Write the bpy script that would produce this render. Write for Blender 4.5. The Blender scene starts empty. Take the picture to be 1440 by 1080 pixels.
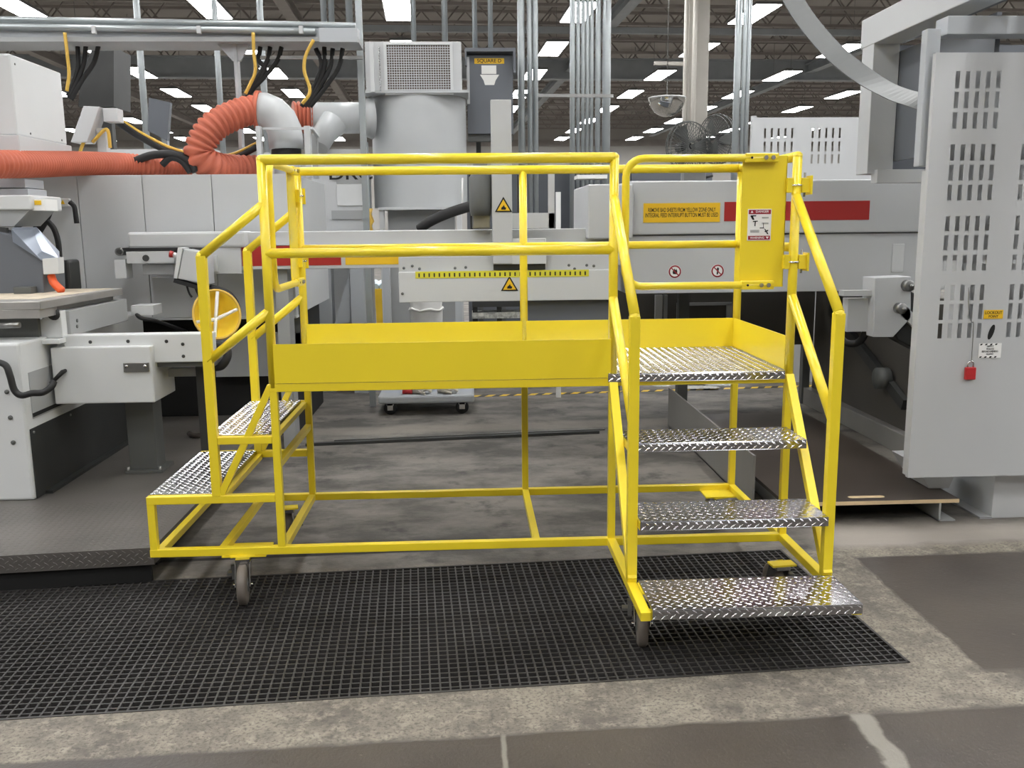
import bpy, math, random
from mathutils import Vector, Matrix
random.seed(7)
SC = bpy.context.scene
COL = SC.collection

# ------------------------------------------------------------------ camera
H = 1.13                                   # deck height of the yellow platform
FPX, PITCH, ROLL, YAW = 1281.32, .1717, -.0101, .0467
CAM = Vector((.9608, -4.4439, .7224 + H))
FW = Vector((math.sin(YAW)*math.cos(PITCH), math.cos(YAW)*math.cos(PITCH), -math.sin(PITCH)))
_rt = Vector((math.cos(YAW), -math.sin(YAW), 0)); _up = _rt.cross(FW)
RT = math.cos(ROLL)*_rt + math.sin(ROLL)*_up
UP = -math.sin(ROLL)*_rt + math.cos(ROLL)*_up
cd = bpy.data.cameras.new('camera'); cam = bpy.data.objects.new('camera', cd); COL.objects.link(cam)
cd.sensor_fit = 'HORIZONTAL'; cd.sensor_width = 36; cd.lens = 36*FPX/1440
cd.clip_start = .05; cd.clip_end = 200
m = Matrix((RT, UP, -FW)).transposed().to_4x4(); m.translation = CAM
cam.matrix_world = m
SC.camera = cam

# ------------------------------------------------------------------ world, exposure
w = bpy.data.worlds.new('world'); SC.world = w; w.use_nodes = True
w.node_tree.nodes['Background'].inputs[0].default_value = (.75, .78, .8, 1)
w.node_tree.nodes['Background'].inputs[1].default_value = .3
vs = SC.view_settings
vs.view_transform = 'Standard'; vs.look = 'None'; vs.gamma = 1; vs.exposure = 0.3
vs.use_curve_mapping = False
LAMP = 24.0                                # radiance of every ceiling panel
HALL = .045                                # the hall's grid is turned a little against the platform

# ------------------------------------------------------------------ pixel helpers (directions only)
def ray(u, v): return FW + RT*((u-720)/FPX) - UP*((v-540)/FPX)
def aty(u, v, y): d = ray(u, v); return CAM + d*((y-CAM.y)/d.y)
def atz(u, v, z): d = ray(u, v); return CAM + d*((z-CAM.z)/d.z)
def atx(u, v, x): d = ray(u, v); return CAM + d*((x-CAM.x)/d.x)

# ------------------------------------------------------------------ materials
def lin(c): return tuple(((x/255)/12.92 if x/255 <= .04045 else ((x/255+.055)/1.055)**2.4) for x in c)
MATS = {}
def mat(name, col, rough=.5, metal=0., var=.0, vscale=3., bump=0., bscale=40., emit=0., coat=0., alpha=1., col2=None, dirt=0.):
    M = bpy.data.materials.new(name); M.use_nodes = True; nt = M.node_tree; b = nt.nodes['Principled BSDF']
    c = lin(col); b.inputs['Base Color'].default_value = (*c, 1)
    b.inputs['Roughness'].default_value = rough; b.inputs['Metallic'].default_value = metal
    b.inputs['Coat Weight'].default_value = coat; b.inputs['Coat Roughness'].default_value = .15
    tc = nt.nodes.new('ShaderNodeTexCoord')
    if var or col2:
        n = nt.nodes.new('ShaderNodeTexNoise'); n.inputs['Scale'].default_value = vscale; n.inputs['Detail'].default_value = 6
        nt.links.new(tc.outputs['Object'], n.inputs['Vector'])
        r = nt.nodes.new('ShaderNodeValToRGB'); r.color_ramp.elements[0].position = .35; r.color_ramp.elements[1].position = .65
        c2 = lin(col2) if col2 else tuple(x*(1-var) for x in c)
        r.color_ramp.elements[0].color = (*c2, 1)
        r.color_ramp.elements[1].color = (*(c if col2 else tuple(min(1, x*(1+var*.6)) for x in c)), 1)
        nt.links.new(n.outputs['Fac'], r.inputs['Fac']); nt.links.new(r.outputs['Color'], b.inputs['Base Color'])
    if bump:
        n2 = nt.nodes.new('ShaderNodeTexNoise'); n2.inputs['Scale'].default_value = bscale; n2.inputs['Detail'].default_value = 4
        nt.links.new(tc.outputs['Object'], n2.inputs['Vector'])
        bp = nt.nodes.new('ShaderNodeBump'); bp.inputs['Strength'].default_value = bump; bp.inputs['Distance'].default_value = .01
        nt.links.new(n2.outputs['Fac'], bp.inputs['Height']); nt.links.new(bp.outputs['Normal'], b.inputs['Normal'])
    if emit:
        b.inputs['Emission Color'].default_value = (1, 1, 1, 1); b.inputs['Emission Strength'].default_value = emit
    if alpha < 1: b.inputs['Alpha'].default_value = alpha
    MATS[name] = M
    return M
mat('yellow', (246, 220, 46), .34, 0, .02, 1.2, coat=.3)
mat('aluminium', (196, 197, 200), .17, 1., .06, 6)
mat('table_metal', (186, 184, 180), .4, .7, .12, 4)
mat('tread_front', (226, 226, 230), .22, 1.)
mat('chrome', (210, 210, 210), .18, 1.)
mat('steel', (150, 150, 148), .38, 1., .15, 5)
mat('machine', (192, 194, 195), .42, 0, .03, 1.2)
mat('machine_white', (206, 208, 208), .4, 0, .03, 1.2)
mat('machine_grey', (158, 160, 160), .45, 0, .05, 1.5)
mat('frame_grey', (176, 180, 184), .4, 0, .03, 1.)
mat('duct_grey', (182, 185, 186), .4, 0, .04, 1.4)
mat('dark_grey', (92, 94, 92), .5, 0, .08, 2)
mat('slate', (98, 102, 108), .45, 0, .04, 2)
mat('black_rubber', (26, 26, 27), .6)
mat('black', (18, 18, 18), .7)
mat('dark_panel', (50, 51, 50), .5, 0, .2, 3)
mat('red', (168, 40, 36), .4)
mat('sign_red', (150, 30, 44), .45)
mat('sign_yellow', (236, 190, 32), .5)
mat('hat_yellow', (244, 214, 70), .4)
mat('umber', (80, 77, 72), .6, 0, .1, 2)
mat('ruler_yellow', (222, 214, 60), .5)
mat('white', (236, 236, 234), .45)
mat('paper', (230, 230, 226), .7)
mat('orange_hose', (190, 100, 74), .55, 0, .16, 3)
mat('orange', (226, 92, 40), .5)
mat('cord_yellow', (206, 168, 70), .5)
mat('conduit', (166, 172, 174), .35, .5, .06, 3)
mat('truss', (158, 152, 147), .6, 0, .1, 2)
mat('truss_blue', (170, 176, 180), .6, 0, .1, 2)
mat('ceiling_deck', (184, 179, 174), .8, 0, .1, .6)
mat('wall', (176, 173, 168), .7, 0, .05, .4)
mat('column', (182, 178, 170), .55, 0, .06, 2)
mat('lamp', (255, 255, 255), .5, emit=LAMP)
mat('lamp_case', (120, 120, 120), .5)
mat('grating', (60, 58, 57), .5, 0, .3, 1.6)
mat('dark_plate', (100, 96, 92), .4, .2, .2, 1.8, .1, 60)
mat('wood_edge', (214, 190, 150), .6, 0, .1, 8)
mat('sawdust', (196, 184, 164), .9, 0, .2, 9)
mat('board_brown', (66, 58, 52), .4, 0, .15, 3)
mat('caster_wheel', (112, 104, 96), .5, 0, .1, 10)
mat('cloth', (206, 206, 204), .8, 0, .1, 8)
mat('glove', (190, 184, 170), .8, 0, .1, 8)
mat('grille_back', (118, 104, 96), .8, 0, .15, 6)
mat('blue_roller', (190, 205, 212), .35, .4)
mat('conveyor_yellow', (214, 176, 40), .5, 0, .1, 4)
mat('clear', (140, 148, 160), .3, .5)
mat('mirror', (220, 220, 218), .05, 1.)
mat('skirt_grey', (128, 126, 122), .5, 0, .08, 2)
mat('padlock_red', (190, 44, 48), .4)
mat('tape_black', (40, 38, 34), .6)
mat('scraps', (176, 176, 168), .6, 0, .5, 20)
mat('strap_grey', (112, 114, 114), .5)
mat('pit', (14, 13, 12), .9)

# floor: one procedural concrete with worn, stained and sealed zones
def floor_material():
    M = bpy.data.materials.new('floor_concrete'); M.use_nodes = True; nt = M.node_tree; b = nt.nodes['Principled BSDF']
    L = nt.links.new
    g = nt.nodes.new('ShaderNodeNewGeometry'); s = nt.nodes.new('ShaderNodeSeparateXYZ'); L(g.outputs['Position'], s.inputs[0])
    def noise(sc, det=6, rough=.55, stretch=None):
        n = nt.nodes.new('ShaderNodeTexNoise'); n.inputs['Scale'].default_value = sc; n.inputs['Detail'].default_value = det
        n.inputs['Roughness'].default_value = rough
        if stretch:
            mp = nt.nodes.new('ShaderNodeMapping'); mp.inputs['Scale'].default_value = stretch
            L(g.outputs['Position'], mp.inputs[0]); L(mp.outputs[0], n.inputs['Vector'])
        else: L(g.outputs['Position'], n.inputs['Vector'])
        return n.outputs['Fac']
    def mth(op, a, bb=None, clamp=False):
        n = nt.nodes.new('ShaderNodeMath'); n.operation = op; n.use_clamp = clamp
        for i, x in enumerate((a, bb)):
            if x is None: continue
            if isinstance(x, (int, float)): n.inputs[i].default_value = x
            else: L(x, n.inputs[i])
        return n.outputs[0]
    def step(x, e=.02):                      # smooth 0..1 around zero
        return mth('ADD', mth('DIVIDE', x, 2*e), .5, True)
    def mix(f, a, bb):
        n = nt.nodes.new('ShaderNodeMix'); n.data_type = 'RGBA'
        L(f, n.inputs['Factor']) if not isinstance(f, float) else None
        for sock, x in (('A', a), ('B', bb)):
            i = [k for k in n.inputs if k.name == sock and k.type == 'RGBA'][0]
            if isinstance(x, tuple): i.default_value = (*lin(x), 1)
            else: L(x, i)
        return [o for o in n.outputs if o.type == 'RGBA'][0]
    X, Y = s.outputs[0], s.outputs[1]
    wob = mth('MULTIPLY', mth('SUBTRACT', noise(5, 5), .5), .09)
    # bare concrete
    n1, n2, n3 = noise(1.3), noise(14, 8, .7), noise(70, 4)
    ramp = lambda f, lo, hi: mth('DIVIDE', mth('SUBTRACT', f, lo), hi-lo, True)
    bare = mix(ramp(noise(3.2, 9, .75), .40, .60), (98, 92, 85), (138, 131, 118))
    bare = mix(mth('MULTIPLY', ramp(n2, .5, .62), .6), bare, (162, 155, 139))
    bare = mix(mth('MULTIPLY', ramp(n3, .52, .62), .75), bare, (88, 82, 76))
    bare = mix(mth('MULTIPLY', ramp(noise(30, 6, .7), .55, .64), .65), bare, (84, 78, 72))
    # traffic-dirty concrete behind the grating, streaked along x
    st = noise(1.6, 8, .68, (.8, 1.3, 1))
    dirty = mix(ramp(st, .42, .58), (78, 75, 70), (118, 113, 106))
    dirty = mix(mth('MULTIPLY', ramp(noise(3.1, 7, .65), .56, .66), .7), dirty, (46, 44, 42))
    dirty = mix(mth('MULTIPLY', ramp(n2, .6, .78), .25), dirty, (140, 134, 124))
    # sealed brown floor
    seal = mix(ramp(noise(.9, 4), .35, .65), (66, 60, 56), (83, 76, 68))
    seal = mix(mth('MULTIPLY', ramp(noise(9, 9, .8), .62, .73), .6), seal, (122, 116, 106))
    seal = mix(mth('MULTIPLY', ramp(noise(26, 5, .7), .66, .76), .8), seal, (170, 164, 152))
    # masks
    behind = step(mth('ADD', mth('SUBTRACT', Y, mth('ADD', mth('MULTIPLY', X, .045), .34)), mth('MULTIPLY', wob, 1.5)), .05)
    right = mth('MULTIPLY', step(mth('ADD', mth('SUBTRACT', X, 3.09), wob), .008),
                step(mth('ADD', mth('SUBTRACT', mth('ADD', mth('MULTIPLY', X, .02), .27), Y), mth('MULTIPLY', wob, .4)), .012))
    corner = step(mth('SUBTRACT', mth('ADD', Y, 1.0), mth('MULTIPLY', wob, .6)), .02)
    right = mth('MULTIPLY', right, corner)
    front = step(mth('ADD', mth('SUBTRACT', mth('ADD', mth('MULTIPLY', X, .042), -1.392), Y), mth('MULTIPLY', wob, .55)), .012)
    strip = mth('MULTIPLY', step(mth('SUBTRACT', X, 3.0), .1), behind)
    c = mix(behind, bare, dirty)
    nearstrip = mth('MULTIPLY', strip, step(mth('SUBTRACT', .85, Y), .15))
    c = mix(mth('MULTIPLY', nearstrip, .8), c, (160, 152, 144))
    gap = step(mth('SUBTRACT', .022, mth('ABSOLUTE', mth('ADD', mth('SUBTRACT', Y, mth('ADD', mth('MULTIPLY', X, .045), .60)), mth('MULTIPLY', wob, .15)))), .006)
    gap = mth('MULTIPLY', gap, step(mth('SUBTRACT', 2.75, X), .02)); c = mix(gap, c, (30, 27, 25))
    band = step(mth('SUBTRACT', .16, mth('ABSOLUTE', mth('ADD', mth('SUBTRACT', Y, mth('ADD', mth('MULTIPLY', X, .045), 3.85)), wob))), .05); c = mix(mth('MULTIPLY', band, .7), c, (128, 122, 113))
    c = mix(right, c, seal); c = mix(front, c, seal)
    # joint in the sealed floor and the patched joint at the right
    j1 = mth('MULTIPLY', step(mth('SUBTRACT', .009, mth('ABSOLUTE', mth('SUBTRACT', mth('ADD', X, mth('MULTIPLY', wob, .3)), 1.06))), .004), front)
    j2 = mth('MULTIPLY', step(mth('SUBTRACT', .035, mth('ABSOLUTE', mth('ADD', mth('SUBTRACT', X, 2.42), mth('MULTIPLY', wob, 1.2)))), .008), front)
    c = mix(j1, c, (128, 124, 114)); c = mix(mth('MULTIPLY', j2, .8), c, (150, 146, 136))
    L(c, b.inputs['Base Color'])
    gl = mth('MAXIMUM', right, front)
    ro = mth('SUBTRACT', mth('ADD', .62, mth('MULTIPLY', n1, .12)), mth('MULTIPLY', gl, .32))
    L(ro, b.inputs['Roughness'])
    bp = nt.nodes.new('ShaderNodeBump'); bp.inputs['Strength'].default_value = .6; bp.inputs['Distance'].default_value = .008
    L(mth('ADD', mth('MULTIPLY', n2, .7), mth('SUBTRACT', mth('MULTIPLY', n3, .3), mth('MULTIPLY', gl, .8))), bp.inputs['Height'])
    L(bp.outputs['Normal'], b.inputs['Normal'])
    MATS['floor'] = M
floor_material()

# ------------------------------------------------------------------ mesh builder
class MB:
    def __init__(s): s.v = []; s.f = []; s.s = []
    def add(s, vs_, fs, smooth=False):
        n = len(s.v); s.v += [Vector(p) for p in vs_]; s.f += [[i+n for i in f] for f in fs]; s.s += [smooth]*len(fs); return s
    def box(s, x0, x1, y0, y1, z0, z1):
        x0, x1 = sorted((x0, x1)); y0, y1 = sorted((y0, y1)); z0, z1 = sorted((z0, z1))
        P = [(x, y, z) for z in (z0, z1) for y in (y0, y1) for x in (x0, x1)]
        return s.add(P, [(0,2,3,1), (4,5,7,6), (0,1,5,4), (2,6,7,3), (0,4,6,2), (1,3,7,5)])
    def hexa(s, b4, t4):                      # two rings of four
        return s.add(list(b4)+list(t4), [(3,2,1,0), (4,5,6,7)] + [(i, (i+1) % 4, 4+(i+1) % 4, 4+i) for i in range(4)])
    def prism(s, pts, off):                   # planar polygon pushed by a vector
        n = len(pts); off = Vector(off); P = [Vector(p) for p in pts]
        return s.add(P + [p+off for p in P], [list(range(n-1, -1, -1)), list(range(n, 2*n))] + [(i, (i+1) % n, n+(i+1) % n, n+i) for i in range(n)])
    def bar(s, a, b, w, h=None, up=(0, 0, 1)):
        a = Vector(a); b = Vector(b); h = h or w; d = (b-a).normalized(); upv = Vector(up)
        if abs(d.dot(upv)) > .98: upv = Vector((0, 1, 0))
        sd = d.cross(upv).normalized(); u2 = sd.cross(d).normalized()
        r = lambda p: [p-sd*w/2-u2*h/2, p+sd*w/2-u2*h/2, p+sd*w/2+u2*h/2, p-sd*w/2+u2*h/2]
        return s.hexa(r(a), r(b))
    def tube(s, pts, r, n=12, closed=False, caps=True, flat=None):
        pts = [Vector(p) for p in pts]; N = len(pts); rr = r if isinstance(r, (list, tuple)) else [r]*N
        tg = []
        for i in range(N):
            if closed: d = pts[(i+1) % N]-pts[i-1]
            else: d = pts[min(i+1, N-1)]-pts[max(i-1, 0)]
            tg.append(d.normalized())
        up = Vector((0, 0, 1)) if abs(tg[0].z) < .9 else Vector((0, 1, 0))
        nn = (up-tg[0]*up.dot(tg[0])).normalized(); V = []
        for i in range(N):
            if i:
                ax = tg[i-1].cross(tg[i])
                if ax.length > 1e-7: nn = Matrix.Rotation(tg[i-1].angle(tg[i]), 3, ax.normalized()) @ nn
                nn = (nn-tg[i]*nn.dot(tg[i])).normalized()
            bb = tg[i].cross(nn); ci = 1.
            if not closed and 0 < i < N-1:
                ang = (pts[i]-pts[i-1]).angle(pts[i+1]-pts[i]); ci = 1/max(.5, math.cos(ang/2)) if ang < 1.7 else 1
            for k in range(n):
                t = 2*math.pi*k/n; V.append(pts[i]+(nn*math.cos(t)*(flat or 1)+bb*math.sin(t))*rr[i]*(ci if N == 3 else 1))
        F = []
        for i in range(N if closed else N-1):
            for k in range(n):
                j = (i+1) % N; F.append((i*n+k, i*n+(k+1) % n, j*n+(k+1) % n, j*n+k))
        s.add(V, F, True)
        if caps and not closed:
            b = len(s.v)-N*n; s.f += [[b+k for k in range(n-1, -1, -1)], [b+(N-1)*n+k for k in range(n)]]; s.s += [False, False]
        return s
    def lathe(s, prof, c, axis='z', n=24, a0=0, a1=2*math.pi):
        c = Vector(c); full = abs(a1-a0-2*math.pi) < 1e-6; m_ = n if full else n+1; V = []
        for r, h in prof:
            for k in range(m_):
                t = a0+(a1-a0)*k/n; p = (r*math.cos(t), r*math.sin(t), h)
                if axis == 'x': p = (p[2], p[0], p[1])
                elif axis == 'y': p = (p[0], p[2], p[1])
                V.append(c+Vector(p))
        F = []
        for i in range(len(prof)-1):
            for k in range(n):
                k2 = (k+1) % m_; F.append((i*m_+k, i*m_+k2, (i+1)*m_+k2, (i+1)*m_+k))
        return s.add(V, F, True)
    def disc(s, c, r, axis, n=24):
        c = Vector(c); A = {'x': ((0,1,0),(0,0,1)), 'y': ((1,0,0),(0,0,1)), 'z': ((1,0,0),(0,1,0))}[axis]
        return s.add([c+Vector(A[0])*r*math.cos(2*math.pi*k/n)+Vector(A[1])*r*math.sin(2*math.pi*k/n) for k in range(n)], [list(range(n))])
    def mesh(s, name, off=Vector((0, 0, 0))):
        me = bpy.data.meshes.new(name); me.from_pydata([tuple(p-off) for p in s.v], [], s.f)
        me.polygons.foreach_set('use_smooth', s.s); me.update(); return me
    def build(s, name, m_, parent=None, bev=0., kind=None, weld=False):
        off = origin(parent)
        me = s.mesh(name, off); me.materials.append(MATS[m_])
        o = bpy.data.objects.new(name, me); COL.objects.link(o)
        import bmesh
        bm = bmesh.new(); bm.from_mesh(me); bmesh.ops.recalc_face_normals(bm, faces=bm.faces); bm.to_mesh(me); bm.free()
        if parent: o.parent = parent
        if bev:
            md = o.modifiers.new('bevel', 'BEVEL'); md.width = bev; md.segments = 2; md.limit_method = 'ANGLE'; md.angle_limit = .7
        if kind: o['kind'] = kind
        ORG[o.name] = off
        return o
ORG = {}
def origin(o): return ORG.get(o.name, Vector((0, 0, 0))) if o else Vector((0, 0, 0))
def tag(o, label, cat, group=None):
    o['label'] = label; o['category'] = cat
    if group: o['group'] = group
    return o
def thing(name, label, cat, loc=(0, 0, 0), group=None):
    o = bpy.data.objects.new(name, None); COL.objects.link(o); o.location = loc; o.empty_display_size = .1
    ORG[o.name] = Vector(loc); return tag(o, label, cat, group)
def copy_tree(o, loc=None, rz=None, parent=None):
    c = o.copy(); COL.objects.link(c); c.parent = parent
    if loc is not None: c.location = loc
    if rz is not None: c.rotation_euler[2] = rz
    for ch in list(o.children): copy_tree(ch, parent=c)
    return c
def struct(o): o['kind'] = 'structure'; return o
def solo(mb, name, m_, label, cat, group=None, bev=0.):
    # a thing that is one mesh: origin at its base
    lo = Vector((min(p.x for p in mb.v), min(p.y for p in mb.v), min(p.z for p in mb.v))); hi = Vector((max(p.x for p in mb.v), max(p.y for p in mb.v), 0))
    off = Vector(((lo.x+hi.x)/2, (lo.y+hi.y)/2, lo.z))
    for i in range(len(mb.v)): mb.v[i] = mb.v[i]-off
    o = mb.build(name, m_, bev=bev); o.location = off; ORG[o.name] = off
    return tag(o, label, cat, group)
def rect(u0, v0, u1, v1, y):               # x0,x1,z0,z1 of a pixel rectangle on the plane y
    a, b = aty(u0, v0, y), aty(u1, v1, y); return a.x, b.x, b.z, a.z
def pbox(mb, u0, v0, u1, v1, y, d):
    x0, x1, z0, z1 = rect(u0, v0, u1, v1, y); return mb.box(x0, x1, y, y+d, z0, z1)
def text(s, size, m_, parent, pos, axes, name='lettering', align='CENTER', sx=1.):
    cu = bpy.data.curves.new(name, 'FONT'); cu.body = s; cu.size = size; cu.align_x = align; cu.align_y = 'CENTER'; cu.extrude = .0004; cu.offset = size*.012
    t = bpy.data.objects.new('tmp', cu); COL.objects.link(t)
    dg = bpy.context.evaluated_depsgraph_get(); me = bpy.data.meshes.new_from_object(t.evaluated_get(dg)); bpy.data.objects.remove(t); bpy.data.curves.remove(cu)
    X, Y = Vector(axes[0]), Vector(axes[1]); Z = X.cross(Y); off = origin(parent)
    for v in me.vertices: v.co = Vector(pos)-off+X*v.co.x*sx+Y*v.co.y+Z*v.co.z
    me.materials.clear(); me.materials.append(MATS[m_])
    o = bpy.data.objects.new(name, me); COL.objects.link(o); o.parent = parent; ORG[o.name] = off; return o
FRONT = ((1, 0, 0), (0, 0, 1))             # faces -y
def arc(c, r, a0, a1, n, A, B):
    c = Vector(c); A = Vector(A); B = Vector(B)
    return [c+A*r*math.cos(a0+(a1-a0)*k/n)+B*r*math.sin(a0+(a1-a0)*k/n) for k in range(n+1)]
def smooth_path(pts, n=8):
    pts = [Vector(p) for p in pts]; P = [pts[0]*2-pts[1]]+pts+[pts[-1]*2-pts[-2]]; out = []
    for i in range(1, len(P)-2):
        p0, p1, p2, p3 = P[i-1:i+3]
        for k in range(n):
            t = k/n; out.append(.5*((2*p1)+(p2-p0)*t+(2*p0-5*p1+4*p2-p3)*t*t+(3*p1-p0-3*p2+p3)*t**3))
    return out+[pts[-1]]
def slotted(mb, x0, x1, z0, z1, y, th, slots):
    # flat sheet with real rectangular slots: slots = [(xa,xb,za,zb)]
    xs = sorted({x0, x1} | {q for s_ in slots for q in s_[:2]}); zs = sorted({z0, z1} | {q for s_ in slots for q in s_[2:]})
    S = {(round(s_[0], 5), round(s_[2], 5)) for s_ in slots}
    def hole(xm, zm): return any(a < xm < b and c < zm < d for a, b, c, d in slots)
    nx, nz = len(xs), len(zs); n0 = len(mb.v)
    V = [(x, yy, z) for yy in (y, y+th) for z in zs for x in xs]; F = []
    idx = lambda k, j, i: k*nx*nz+j*nx+i
    solid = [[not hole((xs[i]+xs[i+1])/2, (zs[j]+zs[j+1])/2) for i in range(nx-1)] for j in range(nz-1)]
    for j in range(nz-1):
        for i in range(nx-1):
            if not solid[j][i]: continue
            F.append((idx(0,j,i), idx(0,j,i+1), idx(0,j+1,i+1), idx(0,j+1,i)))
            F.append((idx(1,j,i), idx(1,j+1,i), idx(1,j+1,i+1), idx(1,j,i+1)))
            for (dj, di, a, b) in ((0,-1,(j,i),(j+1,i)), (0,1,(j,i+1),(j+1,i+1)), (-1,0,(j,i),(j,i+1)), (1,0,(j+1,i),(j+1,i+1))):
                jj, ii = j+dj, i+di
                if not (0 <= jj < nz-1 and 0 <= ii < nx-1) or not solid[jj][ii]:
                    F.append((idx(0,*a), idx(0,*b), idx(1,*b), idx(1,*a)))
    return mb.add(V, F)
def lozenges(mb, o, U, V, lu, lv, pitch=.040, ln=.030, wd=.0085, ht=.0024):
    # raised diamond-plate bars on the plane o + U*[0,lu] + V*[0,lv]
    o, U, V = Vector(o), Vector(U), Vector(V); N = U.cross(V).normalized(); nu, nv = int(lu/pitch), int(lv/pitch)
    for i in range(nu):
        for j in range(nv):
            for q in (0, 1):
                cu = (i+.25+.5*q)*lu/nu; cv = (j+.25+.5*q)*lv/nv
                for sgn in ((1,) if q == 0 else (-1,)):
                    d = (U*.80+V*.60*sgn).normalized(); t = N.cross(d); c = o+U*cu+V*cv
                    mb.add([c-d*ln/2, c-t*wd/2, c+d*ln/2, c+t*wd/2, c-d*ln*.25+N*ht, c+d*ln*.25+N*ht],
                           [(0,1,4), (1,2,5,4), (2,3,5), (3,0,4,5)])
    return mb

# ================================================================== the hall
CH, SH = math.cos(HALL), math.sin(HALL)
def hall(x, y, z=0.): return Vector((x*CH-y*SH, x*SH+y*CH, z))     # hall grid -> world
HX0, HX1, HY0, HY1, HZ = -26., 30., -14., 47., 7.75
# grating pit: corner, directions
GA = .06
G0 = Vector((2.815, -.903, 0)); GU = Vector((-math.cos(GA), -math.sin(GA), 0)); GV = Vector((-math.sin(GA), math.cos(GA), 0)); GL, GW = 5.75, 1.39
gp = lambda u, v, z=0.: G0+GU*u+GV*v+Vector((0, 0, z))
fl = MB()
c = [hall(HX0, HY0), hall(HX1, HY0), hall(HX1, HY1), hall(HX0, HY1)]
i_ = [gp(GL, 0), gp(0, 0), gp(0, GW), gp(GL, GW)]
fl.add(c+i_, [(0,1,5,4), (1,2,6,5), (2,3,7,6), (3,0,4,7)])
fl.add(i_+[p-Vector((0, 0, .35)) for p in i_], [(0,1,5,4), (1,2,6,5), (2,3,7,6), (3,0,4,7), (4,5,6,7)])
fo = fl.build('floor', 'floor'); struct(fo); fo.data.materials.append(MATS['pit'])
for p in fo.data.polygons[4:]: p.material_index = 1
def slab(name, pts, m_): return struct(MB().add(pts, [tuple(range(len(pts)))]).build(name, m_))
T = Vector((0, 0, HZ))
slab('ceiling', [p+T for p in c], 'ceiling_deck')
slab('wall_back', [c[3], c[2], c[2]+T, c[3]+T], 'wall'); slab('wall_left', [c[0], c[3], c[3]+T, c[0]+T], 'wall')
slab('wall_right', [c[2], c[1], c[1]+T, c[2]+T], 'wall'); slab('wall_front', [c[1], c[0], c[0]+T, c[1]+T], 'wall')
tb = MB(); q0, q1 = hall(HX0, HY1-.06), hall(HX1, HY1-.06)
tb.bar(q0+Vector((0, 0, 6.35)), q1+Vector((0, 0, 6.35)), .08, .35); struct(tb.build('trim_1', 'truss'))

# ceiling panel lamps on a 3.85 x 4 m grid
def lamp_at(p):
    return p
lt = thing('ceiling_light', 'white rectangular panel light hanging below the roof joists', 'ceiling light', (0, 0, 6.3), 'panel lights in rows under the roof')
cs = MB().box(-.29, .29, -.94, .94, 6.302, 6.36); cs.box(-.1, .1, -.6, .6, 6.36, 6.44)
cs.build('lamp_housing', 'lamp_case', lt)
MB().box(-.265, .265, -.91, .91, 6.292, 6.304).build('diffuser', 'lamp', lt)
for yy in (-.7, .7): MB().tube([(0, yy, 6.36), (0, yy, HZ)], .006, 6).build('hanger_rod', 'steel', lt)
first = True
for i in range(-5, 7):
    for j in range(-6, 8):
        p = hall(.3+3.82*i, 15.7+4.03*j, 6.3)
        if p.y > 45.5: continue
        if first: lt.location = p; lt.rotation_euler[2] = HALL; first = False; ORG[lt.name] = p
        else: copy_tree(lt, p, HALL)

# roof joists, girders
js = thing('roof_joist', 'brown-grey open-web steel roof joist with zigzag bars', 'roof joist', (0, 0, 0), 'open-web joists carrying the roof deck')
jm = MB(); x = -25.; jm.bar((-25, 0, 7.65), (29, 0, 7.65), .10, .07); jm.build('top_chord', 'truss', js)
jm = MB(); jm.bar((-25, 0, 6.95), (29, 0, 6.95), .10, .07); jm.build('bottom_chord', 'truss', js)
jm = MB(); k = 0
while x < 28.4:
    jm.tube([(x, 0, 7.65 if k % 2 else 6.95), (x+.6, 0, 6.95 if k % 2 else 7.65)], .022, 5, caps=False); x += .6; k += 1
jm.build('web_bars', 'truss', js)
js.location = hall(0, 14); js.rotation_euler[2] = HALL
for k in range(1, 17): copy_tree(js, hall(0, 14+1.95*k), HALL)
for k, (xx, mm, lab) in enumerate(((-9.8, 'truss', 'long grey steel roof girder above the left rows of lamps'), (-2.2, 'truss', 'long grey steel roof girder above the pipes beside the grey cyclone'),
                         (5.4, 'truss_blue', 'long grey steel roof girder meeting the building column'), (13.2, 'truss_blue', 'long grey steel roof girder above the slotted guard panels'))):
    g = MB(); a, b = hall(xx, 9), hall(xx, 46)
    g.bar(a+Vector((0, 0, 6.88)), b+Vector((0, 0, 6.88)), .26, .03); g.bar(a+Vector((0, 0, 6.62)), b+Vector((0, 0, 6.62)), .26, .03); g.bar(a+Vector((0, 0, 6.75)), b+Vector((0, 0, 6.75)), .03, .26)
    solo(g, 'roof_girder', mm, lab, 'girder')
g = MB(); a, b = hall(-25, 25.2), hall(29, 25.2)
for zz, ww, hh in ((7.0, .3, .04), (6.4, .3, .04), (6.7, .04, .6)): g.bar(a+Vector((0, 0, zz)), b+Vector((0, 0, zz)), ww, hh)
solo(g, 'roof_girder', 'truss_blue', 'deep blue-grey girder crossing the hall under the roof', 'girder')
g = MB(); a, b = hall(-25, 18.7), hall(29, 18.7)
g.bar(a+Vector((0, 0, 6.55)), b+Vector((0, 0, 6.55)), .14, .14)
solo(g, 'sprinkler_main', 'truss_blue', 'straight pale pipe crossing the hall below the joists', 'pipe')

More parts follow.
